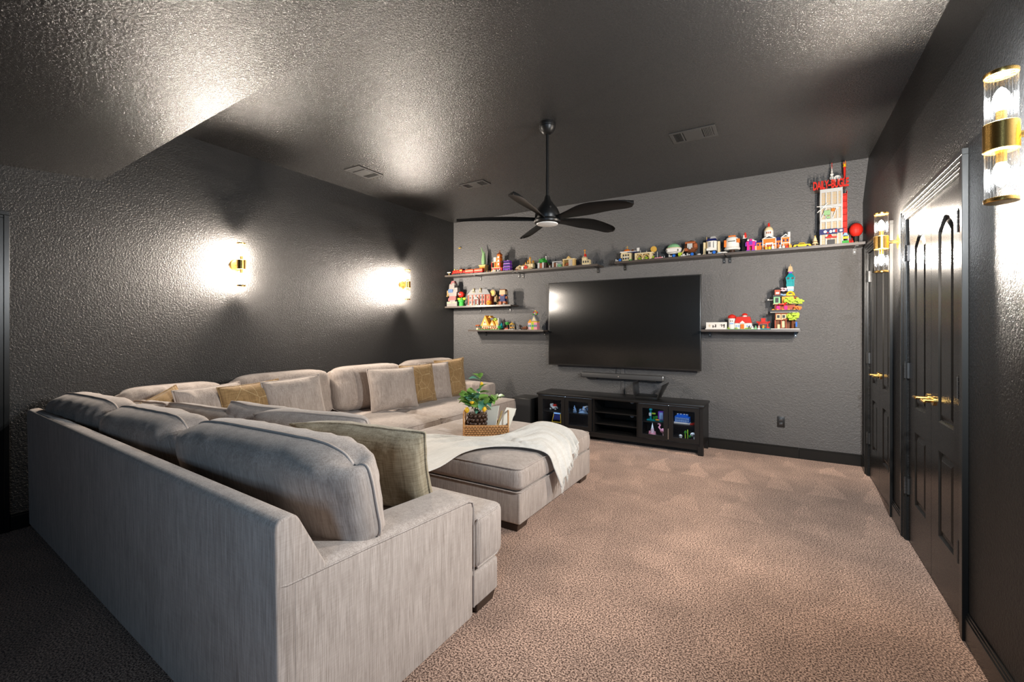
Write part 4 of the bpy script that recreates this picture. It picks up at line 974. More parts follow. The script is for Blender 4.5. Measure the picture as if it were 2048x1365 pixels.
blocks('toy_brick_row', 'tiny white and tan toy bricks in front of the red playhouse', -3.56, 5.42, ZA, ('tan', 'white', 'cream', 'darkgrey', 'white'), .011, seed=3)
blocks('toy_brick_row', 'small dark toy bricks at the start of the castle shelf', -3.21, 5.43, ZB_, ('darkbrown', 'rust'), .009, seed=4)
# --- second long shelf ------------------------------------------------
tw = [(-.10, .02, .085, .020), (-.05, .03, .075, .014), (.035, .02, .125, .018), (.068, .01, .165, .016), (.11, .025, .11, .019), (.015, -.02, .095, .012), (.09, -.02, .10, .012)]
toy('toy_castle', 'tan toy castle with pointed towers above a rocky base', 'toy castle', -3.085, 5.485, ZB_, [
    ('rock_base', 'sand', [('h', -.155, .14, -.05, .05, 0, .04, .12), ('h', -.15, -.06, -.05, -.01, .02, .06, .3)]), ('walls', 'cream', [('b', -.12, .0, -.02, .04, .03, .07), ('b', 0, .13, -.03, .045, .03, .085)]),
    ('towers', 'tan', [('c', a, b, .03, c_, r_, None, 9) for a, b, c_, r_ in tw]), ('tower_caps', 'amber', [('c', a, b, c_, c_ + r_ * 2.0, r_ * 1.15, .001, 9) for a, b, c_, r_ in tw if r_ < .0195]),
    ('gate', 'red', [('b', .0, .05, -.045, -.03, .02, .055), ('b', .012, .03, -.05, -.04, .055, .075)]), ('loose_details', 'white', [('b', -.04, -.01, -.05, -.035, .01, .05), ('c', -.11, -.045, .02, .045, .006)])])
toy('barrel_house', 'toy house with a rust red door and green leafy roof', 'toy house', -2.805, 5.475, ZB_, [
    ('walls', 'lightgrey', [('b', -.065, -.035, -.035, .035, 0, .088), ('b', .005, .03, -.035, .035, 0, .088), ('b', -.035, .005, .0, .035, 0, .088)]), ('door', 'rust', [('b', -.036, .006, -.032, -.02, .006, .08)]),
    ('side_room', 'darkbrown', [('b', .03, .068, -.03, .03, 0, .08), ('b', .032, .066, -.034, -.03, .055, .062)]), ('leafy_roof', 'green', [('fol', 0, 0, .115, .045, 34, 5), ('h', -.066, .066, -.036, .036, .088, .12, .3)]), ('chimney', 'white', [('c', .048, 0, .12, .178, .008, None, 7)])])
toy('toy_archway', 'little dark toy arch with a white post beside the barrel house', 'toy', -2.685, 5.46, ZB_, [('arch', 'darkbrown', [('b', -.03, -.02, -.012, .012, 0, .045), ('b', .02, .03, -.012, .012, 0, .045), ('h', -.034, .034, -.014, .014, .045, .058, .2)]), ('post', 'white', [('c', 0, -.014, 0, .038, .006)]), ('leaves', 'green', [('fol', -.02, .005, .056, .014, 10, 6)])])
toy('ruined_house', 'pale grey ruined toy house with brown door and green hedge', 'toy house', -2.578, 5.475, ZB_, [('walls', 'lightgrey', [('b', -.07, -.05, -.03, .03, 0, .085), ('b', -.012, .004, -.03, .03, 0, .07), ('b', .004, .07, .0, .03, 0, .078), ('b', -.07, .07, -.032, .03, .078, .088)]), ('door', 'brown', [('b', -.05, -.012, -.026, -.015, 0, .07)]), ('hedge', 'mint', [('fol', .036, -.015, .032, .026, 26, 7), ('b', .01, .065, -.025, 0, 0, .022)])])
toy('pediment_building', 'tan toy building with open columns and a small peaked top', 'toy house', -2.405, 5.475, ZB_, [('walls', 'tan', [('b', -.085, .085, .015, .035, 0, .108), ('b', .055, .085, -.035, .035, 0, .108), ('b', -.085, -.07, -.035, .035, 0, .108)]), ('floor_and_roof', 'cream', [('b', -.087, .087, -.037, .036, 0, .012), ('b', -.087, .087, -.037, .036, .095, .108)]), ('pediment', 'tan', [('b', -.032, .022, -.03, .02, .108, .120), ('r', -.03, .02, -.03, .02, .120, .146, 'y')]), ('columns', 'white', [('c', a, -.026, .012, .095, .006, None, 7) for a in (.005, .025, .045)]), ('interior', 'rust', [('s', -.03, -.01, .04, .02), ('b', -.065, -.045, -.02, 0, .012, .04), ('b', -.01, .0, -.02, 0, .012, .06)])])
toy('spire_chapel', 'tan toy chapel with a red turret and thin gold spire', 'toy house', -2.19, 5.475, ZB_, [('base', 'white', [('b', -.03, .075, -.034, .034, 0, .012)]), ('walls', 'cream', [('b', -.03, .03, -.025, .025, .012, .10), ('b', .03, .075, -.025, .03, .012, .075), ('h', -.034, .034, -.03, .03, .10, .125, .3)]), ('turret', 'red', [('c', .006, 0, .115, .155, .020, .014, 8)]), ('spire', 'amber', [('c', .0, 0, .155, .215, .007, .003, 7), ('b', -.016, .016, -.003, .003, .20, .207)]), ('windows', 'darkgrey', [('grid', -.025, .07, 3, .03, .07, 1, -.025, .014, .028, .004)]), ('track', 'rust', [('b', -.075, -.01, -.034, -.01, 0, .012)])])
# --- third long shelf -------------------------------------------------
def plaque(x, label): return toy('name_plaque', label, 'plaque', x, 5.425, ZC, [('plate', 'black', [('b', -.045, .045, -.006, .006, 0, .044)]), ('blue_disc', 'blue', [('x', [(.017, -.007), (.017, -.0062)], 16, (.022, 0, .022), 'y')]), ('light_blocks', 'lightgrey', [('b', -.036, -.022, -.008, -.006, .01, .036), ('b', -.018, -.002, -.008, -.006, .01, .024)])], 'black plaques with a blue disc')
plaque(-1.725, 'small black plaque with blue disc at the left shelf end'); plaque(-1.085, 'small black plaque with blue disc under the white cradle'); plaque(-0.885, 'small black plaque with blue disc under the brown brick ball'); plaque(-0.655, 'small black plaque with blue disc under the white silo')
toy('domed_tower', 'white toy tower with a bright orange dome and a gold finial', 'toy house', -1.64, 5.505, ZC, [('walls', 'cream', [('b', -.06, .06, -.05, .05, 0, .115), ('b', -.064, -.05, -.054, -.04, 0, .10), ('b', .05, .064, -.054, -.04, 0, .10)]), ('ledge', 'white', [('b', -.072, .07, -.058, .055, .115, .128), ('b', -.03, .03, -.066, -.05, .05, .06)]), ('dome', 'orange', [('d', .002, 0, .128, .044, .038)]), ('finial', 'gold', [('c', .002, 0, .164, .205, .003, None, 6), ('b', -.014, .018, -.002, .002, .186, .190)]), ('windows', 'darkgrey', [('grid', -.045, .045, 3, .02, .10, 2, -.05, .016, .024, .003)]), ('greenery', 'green', [('fol', .055, -.05, .015, .018, 14, 8)])])
toy('toy_shuttle', 'white and navy toy flying machine propped beside the orange dome', 'toy', -1.545, 5.47, ZC, [('stand', 'black', [('b', -.02, .02, -.02, .02, 0, .006), ('c', 0, 0, .006, .105, .003, None, 6)]), ('hull', 'white', [('h', -.06, .055, -.03, .03, .105, .128, .25), ('b', .04, .068, -.012, .012, .118, .160)]), ('wings', 'navy', [('b', -.01, .05, -.05, .05, .100, .110), ('b', -.07, -.02, -.036, .036, .106, .114)]), ('cockpit', 'brown', [('d', -.015, 0, .126, .02, .022)])])
toy('arched_building', 'tan toy building with two round arches and a gold disc on top', 'toy house', -1.40, 5.49, ZC, [('walls', 'cream', [('b', -.13, .06, .01, .035, 0, .092), ('b', -.13, -.105, -.035, .035, 0, .09), ('b', -.045, -.03, -.035, .02, 0, .09), ('b', .045, .075, -.035, .035, 0, .09), ('b', -.13, .09, -.036, .035, .080, .096)]), ('arch_rings', 'tan', [('t', [(cx_ + .036 * math.cos(a), -.036, .03 + .042 * math.sin(a)) for a in [PI * i / 8 for i in range(9)]], .007, 6) for cx_ in (-.072, .010)]), ('planting', 'lime', [('fol', -.07, -.01, .03, .022, 18, 9), ('fol', .01, -.01, .03, .022, 18, 10), ('fol', .085, -.02, .03, .02, 14, 11)]), ('disc', 'gold', [('x', [(.036, -.006), (.036, .006)], 20, (.09, 0, .130), 'y'), ('x', [(.020, -.010), (.020, -.006)], 16, (.09, 0, .130), 'y')]), ('masts', 'white', [('c', -.075, .02, .096, .14, .003, None, 6), ('c', .0, .02, .096, .12, .003, None, 6), ('c', .13, .01, 0, .10, .003, None, 6)])])
toy('pink_track', 'flat pale pink toy track strip in front of the gold disc', 'toy', -1.235, 5.425, ZC, [('strip', 'pink', [('b', -.05, .045, -.008, .008, 0, .014), ('st', -.05, .045, -.008, .008, .014, .012)])])
blocks('toy_brick_row', 'tiny white and red toy bricks left of the white cradle', -1.205, 5.47, ZC, ('red', 'white', 'white'), .010, seed=12)
toy('toy_cradle', 'round white toy cradle with a plain pale green lid on a black stand', 'toy', -1.078, 5.50, ZC, [('stand', 'black', [('b', -.06, .06, -.03, .045, 0, .05)]), ('bowl', 'white', [('x', [(.055, .05), (.085, .075), (.092, .10), (.086, .115)], 20, (0, 0, 0), 'z'), ('b', -.06, .06, -.094, -.07, .066, .105)]), ('lid', 'mint', [('d', -.002, 0, .115, .074, .062, 18, 5)]), ('collar', 'cream', [('x', [(.086, .112), (.088, .118), (.080, .123)], 20, (0, 0, 0), 'z')]), ('side_latch', 'darkgrey', [('b', -.066, -.058, -.098, -.08, .072, .092), ('b', .058, .066, -.098, -.08, .072, .092)])])
toy('yellow_brick_stack', 'small olive yellow toy brick stack right of the white cradle', 'toy', -0.995, 5.43, ZC, [('stack', 'lime', [('c', 0, 0, 0, .04, .022, .018, 9), ('b', -.02, .02, -.015, .015, .02, .05)]), ('bits', 'gold', [('st', -.018, .018, -.014, .014, .05, .012)])])
toy('brick_ball', 'dark brown round toy brick ball with grey middle on a black stand', 'toy', -0.895, 5.51, ZC, [('stand', 'black', [('b', -.05, .05, -.025, .035, 0, .048)]), ('shell', 'brown', [('s', .005, 0, .118, .076, .06, .078, 12, 7), ('st', -.05, .055, -.035, .035, .172, .022), ('b', -.06, .06, -.05, .0, .07, .09), ('b', .03, .075, -.055, -.02, .08, .14)]), ('rust_blocks', 'rust', [('b', -.05, .06, -.062, -.03, .150, .172), ('b', .045, .078, -.06, -.02, .10, .145), ('b', -.055, -.02, -.066, -.03, .066, .098)]), ('grey_middle', 'lightgrey', [('b', -.025, .03, -.070, -.04, .10, .150), ('b', -.01, .015, -.075, -.06, .085, .12)]), ('side_rod', 'sand', [('t', [(-.055, -.05, .10), (-.085, -.055, .045), (-.105, -.055, .005)], .009, 6)])])
toy('grey_stone_bits', 'cluster of pale grey toy bricks left of the brown ball plaque', 'toy bricks', -0.955, 5.41, ZC, [('bricks', 'lightgrey', [('b', -.03, -.008, -.01, .01, 0, .016), ('b', -.01, .014, -.012, .006, .0, .03), ('b', .012, .03, -.01, .01, 0, .012)])], 'small loose toy bricks')
toy('grey_stone', 'tiny grey rounded toy piece between two black plaques', 'toy bricks', -0.79, 5.42, ZC, [('piece', 'lightgrey', [('s', 0, 0, .012, .02, .014, .012)])], 'small loose toy bricks')
toy('toy_silo', 'white boxy toy silo with a slanted navy top and side pillars', 'toy', -0.665, 5.505, ZC, [('body', 'white', [('x', [(.052, .045), (.058, .05), (.058, .155), (.054, .16)], 18, (0, 0, 0), 'z'), ('b', -.05, .05, -.064, -.03, .05, .075)]), ('pillars', 'cream', [('b', -.086, -.062, -.035, .02, 0, .15), ('b', .062, .086, -.035, .02, 0, .15), ('b', -.092, -.056, -.045, .03, 0, .02), ('b', .056, .092, -.045, .03, 0, .02)]), ('slanted_top', 'navy', [('h', -.056, .056, -.05, .05, .16, .190, .12)]), ('cap_block', 'lightgrey', [('h', -.02, .05, -.04, .04, .186, .212, .2)]), ('front_strips', 'grey', [('b', -.026, -.006, -.062, -.057, .09, .145), ('b', .022, .028, -.062, -.055, .08, .15)]), ('mast', 'tan', [('c', -.05, -.04, .05, .208, .003, None, 6)]), ('stand', 'black', [('b', -.055, .055, -.03, .04, 0, .045)])])
toy('toy_glider', 'low white toy glider lying on the shelf right of the silo', 'toy', -0.548, 5.43, ZC, [('hull', 'white', [('h', -.048, .048, -.012, .012, .004, .020, .15), ('b', .0, .05, -.02, .02, .006, .012)]), ('wing', 'sky', [('b', -.05, -.015, -.026, .02, 0, .010)])])
toy('brick_hood', 'white and orange rounded toy brick block on a dark stand', 'toy', -0.458, 5.505, ZD, [('stand', 'darkbrown', [('b', -.05, .05, -.03, .04, 0, .014), ('c', 0, 0, .014, .045, .028)]), ('block', 'white', [('x', [(.076, .042), (.082, .055), (.072, .075), (.070, .14), (.058, .175), (.03, .190)], 20, (0, 0, 0), 'z')]), ('orange_plates', 'orange', [('b', -.078, -.055, -.045, .02, .075, .15), ('b', .05, .078, -.06, .0, .115, .155), ('b', -.035, .035, -.03, .04, .184, .200)]), ('dark_slot', 'darkgrey', [('b', -.035, .035, -.072, -.055, .128, .136)])])
# --- fourth long shelf ------------------------------------------------
toy('black_post', 'slim black post with a small red and white finial', 'ornament', -0.333, 5.51, ZD, [('post', 'black', [('b', -.024, .024, -.024, .024, 0, .155)]), ('finial', 'red', [('b', -.008, .018, -.008, .008, .165, .20), ('c', .004, 0, .20, .222, .009, None, 7)]), ('finial_base', 'white', [('b', -.02, .012, -.012, .012, .155, .165), ('b', -.014, -.004, -.01, .01, .165, .195)])])
toy('toy_mech', 'blocky purple and magenta toy machine in front of the orange hall', 'toy', -0.272, 5.44, ZD, [('legs', 'magenta', [('b', -.036, -.012, -.02, .015, .014, .06), ('b', .012, .036, -.02, .015, .014, .06)]), ('feet', 'purple', [('b', -.042, -.008, -.028, .018, 0, .014), ('b', .008, .042, -.028, .018, 0, .014)]), ('torso', 'magenta', [('h', -.034, .036, -.02, .02, .058, .108, -.12)]), ('chest_plate', 'purple', [('b', -.016, .016, -.026, -.018, .07, .11), ('b', -.052, -.036, -.015, .015, .06, .10), ('b', .038, .054, -.015, .015, .06, .10)]), ('top_block', 'magenta', [('b', -.012, .012, -.012, .012, .108, .135)]), ('lamp', 'white', [('s', -.026, 0, .125, .011)])])
hl = [('b', -.18, -.12, -.03, .04, .012, .11), ('b', -.12, -.045, -.02, .035, .012, .095), ('b', -.055, .065, -.035, .04, .012, .125), ('b', .065, .12, -.02, .035, .012, .10), ('b', .115, .19, -.035, .04, .012, .125)]
toy('toy_town_hall', 'orange and white toy town hall with a white dome and gabled wings', 'toy house', -0.105, 5.50, ZD, [('base', 'white', [('b', -.20, .195, -.055, .045, 0, .012)]), ('walls', 'orange', hl), ('corner_trim', 'white', [('b', a - .004, a + .004, y_, y_ + .008, .012, .12) for a, y_ in ((-.18, -.032), (-.12, -.032), (-.055, -.037), (.065, -.037), (.115, -.037), (.19, -.037))] + [('b', -.05, .06, -.040, -.034, .062, .070), ('b', .12, .186, -.040, -.034, .062, .070)]),
    ('gables', 'white', [('r', -.188, -.112, -.036, .044, .11, .135, 'y'), ('r', -.065, .072, -.042, .044, .125, .165, 'y'), ('r', .108, .198, -.042, .044, .125, .160, 'y')]), ('gable_insets', 'darkgrey', [('r', -.04, .045, -.0435, -.041, .130, .152, 'y'), ('r', .128, .178, -.0435, -.041, .130, .149, 'y')]), ('roofs', 'navy', [('h', -.125, -.05, -.022, .037, .095, .115, .12), ('h', .062, .118, -.022, .037, .10, .135, .1)]),
    ('dome_drum', 'white', [('c', .0, .005, .155, .215, .043, None, 18)]), ('dome', 'cream', [('d', .0, .005, .215, .042, .048, 18, 5)]), ('drum_windows', 'rust', [('b', a - .004, a + .004, -.042, -.036, .18, .20) for a in (-.016, 0, .016)]), ('finial', 'red', [('c', .0, .005, .262, .300, .013, .008, 8)]), ('windows', 'navy', [('grid', -.115, -.05, 2, .06, .085, 1, -.02, .014, .022, .003), ('grid', .12, .186, 2, .078, .108, 1, -.035, .014, .024, .003), ('grid', .068, .112, 2, .05, .085, 1, -.02, .012, .022, .003)]),
    ('portico', 'white', [('b', -.03, .04, -.055, -.035, .068, .08), ('c', -.026, -.048, .012, .068, .006), ('c', .036, -.048, .012, .068, .006)]), ('front_door', 'brick', [('b', -.015, .025, -.039, -.034, .012, .06)]), ('chimney', 'white', [('b', .175, .195, 0, .02, .13, .185)])])
blocks('toy_brick_row', 'white grey and red toy bricks in front of the right hall wing', 0.045, 5.415, ZD, ('white', 'lightgrey', 'red', 'amber'), .012, seed=14)
blocks('toy_brick_row', 'yellow and white toy bricks before the town hall door', -0.095, 5.415, ZD, ('amber', 'yellow', 'white'), .012, seed=15)
toy('toy_car', 'yellow toy saloon car between the town hall and the white tower', 'toy car', 0.19, 5.455, ZD, [('body', 'yellow', [('h', -.072, .074, -.026, .026, .010, .032, .03), ('b', -.078, .078, -.027, .027, .010, .022)]), ('cabin', 'yellow', [('h', -.035, .03, -.022, .022, .032, .050, .18)]), ('windows', 'darkgrey', [('h', -.030, .024, -.0232, .0232, .033, .044, .15)]), ('wheels', 'black', [('x', [(.011, -.004), (.011, .004)], 12, (a, b, .011), 'y') for a in (-.046, .046) for b in (-.025, .025)])], rz=0.12)
toy('toy_tree', 'tan tiered toy fir tree at the foot of the white tower', 'toy tree', 0.303, 5.44, ZD, [('base', 'sand', [('b', -.026, .026, -.02, .02, 0, .01), ('c', 0, 0, .01, .03, .006)]), ('tiers', 'cream', [('c', 0, 0, .025, .055, .028, .012, 9), ('c', 0, 0, .048, .078, .022, .009, 9), ('c', 0, 0, .072, .10, .015, .004, 9)]), ('star', 'gold', [('s', 0, 0, .104, .007)]), ('garland', 'brown', [('c', 0, 0, .044, .049, .0235, None, 9)])])
tow = toy('toy_office_tower', 'tall white toy office tower with big red rooftop lettering', 'toy tower', 0.435, 5.495, ZD, [
    ('frame', 'lightgrey', [('b', a, a + .012, -.062, -.048, 0, .565) for a in (-.092, -.047, -.001, .045, .08)] + [('b', -.092, .092, -.060, .06, z_, z_ + h_) for z_, h_ in ((0, .01), (.115, .045), (.235, .03), (.375, .03), (.53, .035))] + [('b', -.092, -.085, -.05, .06, 0, .565), ('b', .085, .092, -.05, .06, 0, .565), ('b', -.092, .092, .05, .06, 0, .565)]),
    ('windows', 'sand', [('b', -.084, .084, -.045, -.035, .01, .53)]), ('window_bars', 'lightgrey', [('grid', -.085, .085, 12, .01, .53, 1, -.044, .0025, .52, .003), ('grid', -.085, .085, 1, .01, .53, 18, -.044, .17, .0025, .003)]),
    ('fire_stair', 'red', [('b', .092, .128, -.045, .03, z_, z_ + .012) for z_ in (.10, .165, .23, .295, .36, .425, .49)] + [('b', .094, .125, -.045, -.04, z_, z_ + .05) for z_ in (.11, .175, .24, .305, .37, .435)] + [('b', .126, .130, -.045, .03, .10, .53)]),
    ('billboard', 'navy', [('b', -.098, .05, -.078, -.064, .108, .160), ('b', .055, .098, -.078, -.064, .116, .155)]), ('billboard_shapes', 'white', [('s', -.05, -.079, .135, .014, .003, .014), ('s', -.005, -.079, .133, .012, .003, .014), ('s', .02, -.079, .136, .010, .003, .013), ('b', .066, .088, -.080, -.078, .125, .145)]), ('billboard_dots', 'red', [('s', -.03, -.08, .122, .007, .002, .007), ('b', .030, .044, -.081, -.078, .12, .15)]),
    ('entrance', 'darkgrey', [('b', -.03, .03, -.066, -.055, .0, .055)]), ('awning', 'red', [('b', -.045, .045, -.085, -.055, .07, .082), ('h', -.03, .01, -.075, -.055, .082, .105, .3)]),
    ('sign_frame', 'darkbrown', [('b', -.14, .125, -.050, -.040, .556, .562), ('b', -.14, .125, .0, .006, .556, .562)] + [('b', a, a + .005, -.045, -.04, .54, .66) for a in (-.10, -.03, .04, .10)] + [('t', [(.09, -.05, .54), (.13, -.06, .60)], .003, 5)]),
    ('water_disc', 'white', [('x', [(.032, -.012), (.032, .012)], 16, (.055, .02, .675), 'y')]), ('antenna', 'white', [('c', .012, .02, .565, .80, .0035, None, 6)] + [('s', .012, .02, z_, r_, .01, r_) for z_, r_ in ((.655, .014), (.69, .020), (.725, .015))] + [('c', .012, .02, .745, .775, .010, .003, 7)]), ('antenna_lights', 'red', [('s', .012, .02, z_, .0055) for z_ in (.79, .805, .82, .838)]),
    ('scaffold_rods', 'white', [('t', [(-.12, -.07, .395), (-.02, -.075, .39), (.06, -.07, .36)], .004, 5), ('t', [(-.115, -.07, .335), (-.03, -.075, .42)], .004, 5), ('t', [(-.08, -.068, .27), (-.05, -.07, .36)], .004, 5), ('t', [(.01, -.068, .26), (.045, -.07, .37)], .004, 5)]), ('planter_blocks', 'sage', [('b', -.06, -.01, -.082, -.06, .30, .345), ('b', -.04, -.01, -.08, -.06, .268, .285)]), ('orange_block', 'orange', [('b', .0, .03, -.08, -.06, .335, .36)])])
fc = bpy.data.curves.new('sign_lettering', 'FONT'); fc.body = 'DAILY\u2013BUGLE'; fc.size = 0.112; fc.extrude = 0.008; fc.align_x = 'CENTER'; fc.space_character = 0.93; fc.offset = 0.0035
so_ = bpy.data.objects.new('sign_lettering', fc); C.objects.link(so_); so_.parent = tow; so_.location = (-.006, -.058, .571); so_.rotation_euler = (PI / 2, 0, 0); fc.materials.append(K('red'))
bpy.context.view_layer.update()
me_ = bpy.data.meshes.new_from_object(so_.evaluated_get(bpy.context.evaluated_depsgraph_get())); me_.name = 'sign_lettering'
wd_ = max(v.co.x for v in me_.vertices) - min(v.co.x for v in me_.vertices)
for v in me_.vertices: v.co.x *= 0.290 / wd_
bpy.data.objects.remove(so_); so_ = bpy.data.objects.new('sign_lettering', me_); C.objects.link(so_); so_.parent = tow
so_.location = (-.006, -.058, .571); so_.rotation_euler = (PI / 2, 0, 0)
if not me_.materials: me_.materials.append(K('red'))
toy('flame_torch', 'red and yellow flame shaped toy torch hung beside the tower antenna', 'toy', 0.548, 5.49, ZD + .655, [('shaft', 'red', [('c', 0, 0, .0, .125, .007, .011, 8)]), ('flame', 'yellow', [('c', 0, 0, .120, .150, .014, .008, 8)]), ('flame_tips', 'orange', [('c', -.008, 0, .145, .175, .006, .001, 6), ('c', .006, 0, .145, .182, .007, .001, 6)]), ('bracket', 'lightgrey', [('t', [(0, 0, .06), (0, .12, .06)], .002, 5)])])
toy('market_stall', 'tiny green and yellow toy stall right of the tower base', 'toy', 0.548, 5.43, ZD, [('counter', 'green', [('b', -.026, .026, -.018, .014, 0, .03)]), ('sign_panel', 'yellow', [('b', -.022, .022, -.02, -.016, .048, .070)]), ('posts', 'white', [('b', -.024, -.019, -.016, -.012, .03, .08), ('b', .019, .024, -.016, -.012, .03, .08)]), ('roof', 'sky', [('h', -.02, .02, -.016, .012, .08, .108, .25)])])
toy('red_coral', 'small jagged red toy cluster between the stall and the red ball', 'toy', 0.592, 5.43, ZD, [('prongs', 'red', [('c', a, 0, 0, h_, .007, .002, 6) for a, h_ in ((-.013, .05), (-.003, .035), (.008, .055), (.016, .03))])])
toy('red_ball_ornament', 'plain round red ball ornament on a black stand beside the right wall', 'ornament', 0.637, 5.475, ZD, [('stand', 'black', [('c', 0, 0, 0, .012, .034, None, 16), ('c', 0, 0, .012, .07, .022, .026, 12)]), ('stand_label', 'sand', [('b', -.012, .012, -.036, -.033, .006, .014)]), ('ball', 'red', [('s', 0, 0, .135, .055, .055, .068, 20, 12)])])
# --- middle left shelf ------------------------------------------------
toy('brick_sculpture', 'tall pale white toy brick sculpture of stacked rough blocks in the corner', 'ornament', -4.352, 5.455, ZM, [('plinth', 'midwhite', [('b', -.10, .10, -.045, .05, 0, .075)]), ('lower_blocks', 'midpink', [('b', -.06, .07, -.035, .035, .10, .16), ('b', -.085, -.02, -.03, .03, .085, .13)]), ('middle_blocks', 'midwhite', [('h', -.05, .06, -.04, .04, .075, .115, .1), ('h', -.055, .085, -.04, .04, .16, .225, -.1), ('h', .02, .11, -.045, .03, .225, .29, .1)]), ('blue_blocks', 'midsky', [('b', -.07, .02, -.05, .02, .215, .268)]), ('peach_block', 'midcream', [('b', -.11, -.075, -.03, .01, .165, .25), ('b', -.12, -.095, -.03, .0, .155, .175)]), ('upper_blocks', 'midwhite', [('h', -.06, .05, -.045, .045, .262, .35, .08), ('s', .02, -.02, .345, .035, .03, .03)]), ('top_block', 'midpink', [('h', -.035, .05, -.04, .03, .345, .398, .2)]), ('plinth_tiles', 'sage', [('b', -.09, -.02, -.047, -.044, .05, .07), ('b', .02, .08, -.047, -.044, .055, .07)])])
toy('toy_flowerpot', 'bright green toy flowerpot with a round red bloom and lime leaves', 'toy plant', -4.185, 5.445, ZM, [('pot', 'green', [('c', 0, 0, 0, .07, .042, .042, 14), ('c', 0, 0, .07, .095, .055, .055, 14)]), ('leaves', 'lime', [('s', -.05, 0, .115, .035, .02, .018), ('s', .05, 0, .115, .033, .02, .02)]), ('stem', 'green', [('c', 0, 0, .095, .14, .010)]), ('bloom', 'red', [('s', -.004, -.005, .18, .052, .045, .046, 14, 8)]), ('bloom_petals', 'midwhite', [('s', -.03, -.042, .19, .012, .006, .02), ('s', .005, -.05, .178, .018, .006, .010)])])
toy('toy_manor', 'large pale and brick red toy house with dormers and a porch', 'toy house', -3.875, 5.485, ZM, [('walls', 'brick', [('b', -.175, .21, -.05, .06, .010, .165)]), ('base', 'grey', [('b', -.20, .225, -.075, .06, 0, .010)]), ('front_panels', 'grey', [('b', -.172, .125, -.055, -.049, .012, .160)]), ('front_columns', 'brick', [('b', a, a + .018, -.062, -.054, .010, .165) for a in (-.175, -.105, -.045, .015, .07, .115)] + [('b', -.175, .13, -.060, -.054, .082, .090)]), ('roof', 'grey', [('h', -.19, .215, -.065, .07, .165, .245, .16)]), ('dormers', 'sand', [('r', -.10, -.05, -.066, -.01, .195, .265, 'y'), ('r', .02, .07, -.066, -.01, .195, .265, 'y')]), ('dormer_windows', 'darkgrey', [('b', -.085, -.065, -.068, -.064, .20, .225), ('b', .035, .055, -.068, -.064, .20, .225)]), ('porch', 'grey', [('r', -.06, .03, -.082, -.05, .095, .135, 'y'), ('c', -.05, -.075, .01, .095, .006), ('c', .02, -.075, .01, .095, .006)]), ('front_windows', 'darkgrey', [('grid', -.16, -.06, 2, .02, .155, 2, -.055, .022, .036, .002), ('grid', .03, .12, 2, .02, .155, 2, -.055, .022, .036, .002)]), ('side_windows', 'midcream', [('grid', .14, .205, 1, .02, .155, 2, -.05, .026, .036, .004)]), ('garden_bits', 'tan', [('b', a, a + .02, -.072, -.06, .01, .022) for a in (-.12, -.03, .05, .11)])], rz=0.05)
toy('gold_medallion', 'round gold medallion propped on a pale stand right of the dormered toy house', 'ornament', -3.615, 5.50, ZM, [('stand', 'tan', [('c', .06, 0, 0, .012, .035, None, 10), ('t', [(.055, 0, .01), (.035, 0, .06), (.05, .0, .10), (.02, .0, .16)], .010, 6)]), ('disc', 'midcream', [('x', [(.050, -.014), (.050, .0)], 22, (-.015, -.02, .185), 'y')]), ('disc_relief', 'gold', [('x', [(.034, -.018), (.034, -.013)], 18, (-.015, -.02, .185), 'y')]), ('pale_cloth', 'midcream', [('h', .0, .05, -.03, .0, .05, .13, .2)])])
toy('orange_ball', 'small orange toy ball in front of the dormered toy house', 'toy', -3.66, 5.415, ZM, [('ball', 'amber', [('s', 0, 0, .037, .040, .036, .037, 14, 8)]), ('centre_dot', 'rust', [('s', 0, -.034, .038, .012, .005, .012)])])
toy('brick_column', 'stack of rust brown and navy toy blocks near the shelf end', 'ornament', -3.44, 5.46, ZM, [('feet', 'rust', [('b', -.06, -.012, -.04, .02, 0, .05), ('b', .012, .06, -.04, .02, 0, .05)]), ('lower_block', 'navy', [('h', -.045, .045, -.03, .025, .05, .085, .1), ('h', -.04, .04, -.03, .025, .085, .150, -.05)]), ('side_blocks', 'rust', [('b', -.065, -.042, -.02, .015, .09, .125), ('b', .042, .065, -.02, .015, .09, .125), ('b', -.025, .025, -.035, -.028, .13, .15)]), ('upper_block', 'sand', [('h', -.05, .05, -.035, .03, .150, .215, .05)]), ('top_peg', 'brown', [('h', -.055, .055, -.028, .028, .200, .228, .12)])])
tag(MB().box(-.016, .016, -.014, .014, 0, .022).cyl(0, 0, .022, .026, .008).build('white_block', K('midwhite')), 'single small white block on the middle shelf end', 'toy bricks').location = (-3.40, 5.415, ZM + .0005)
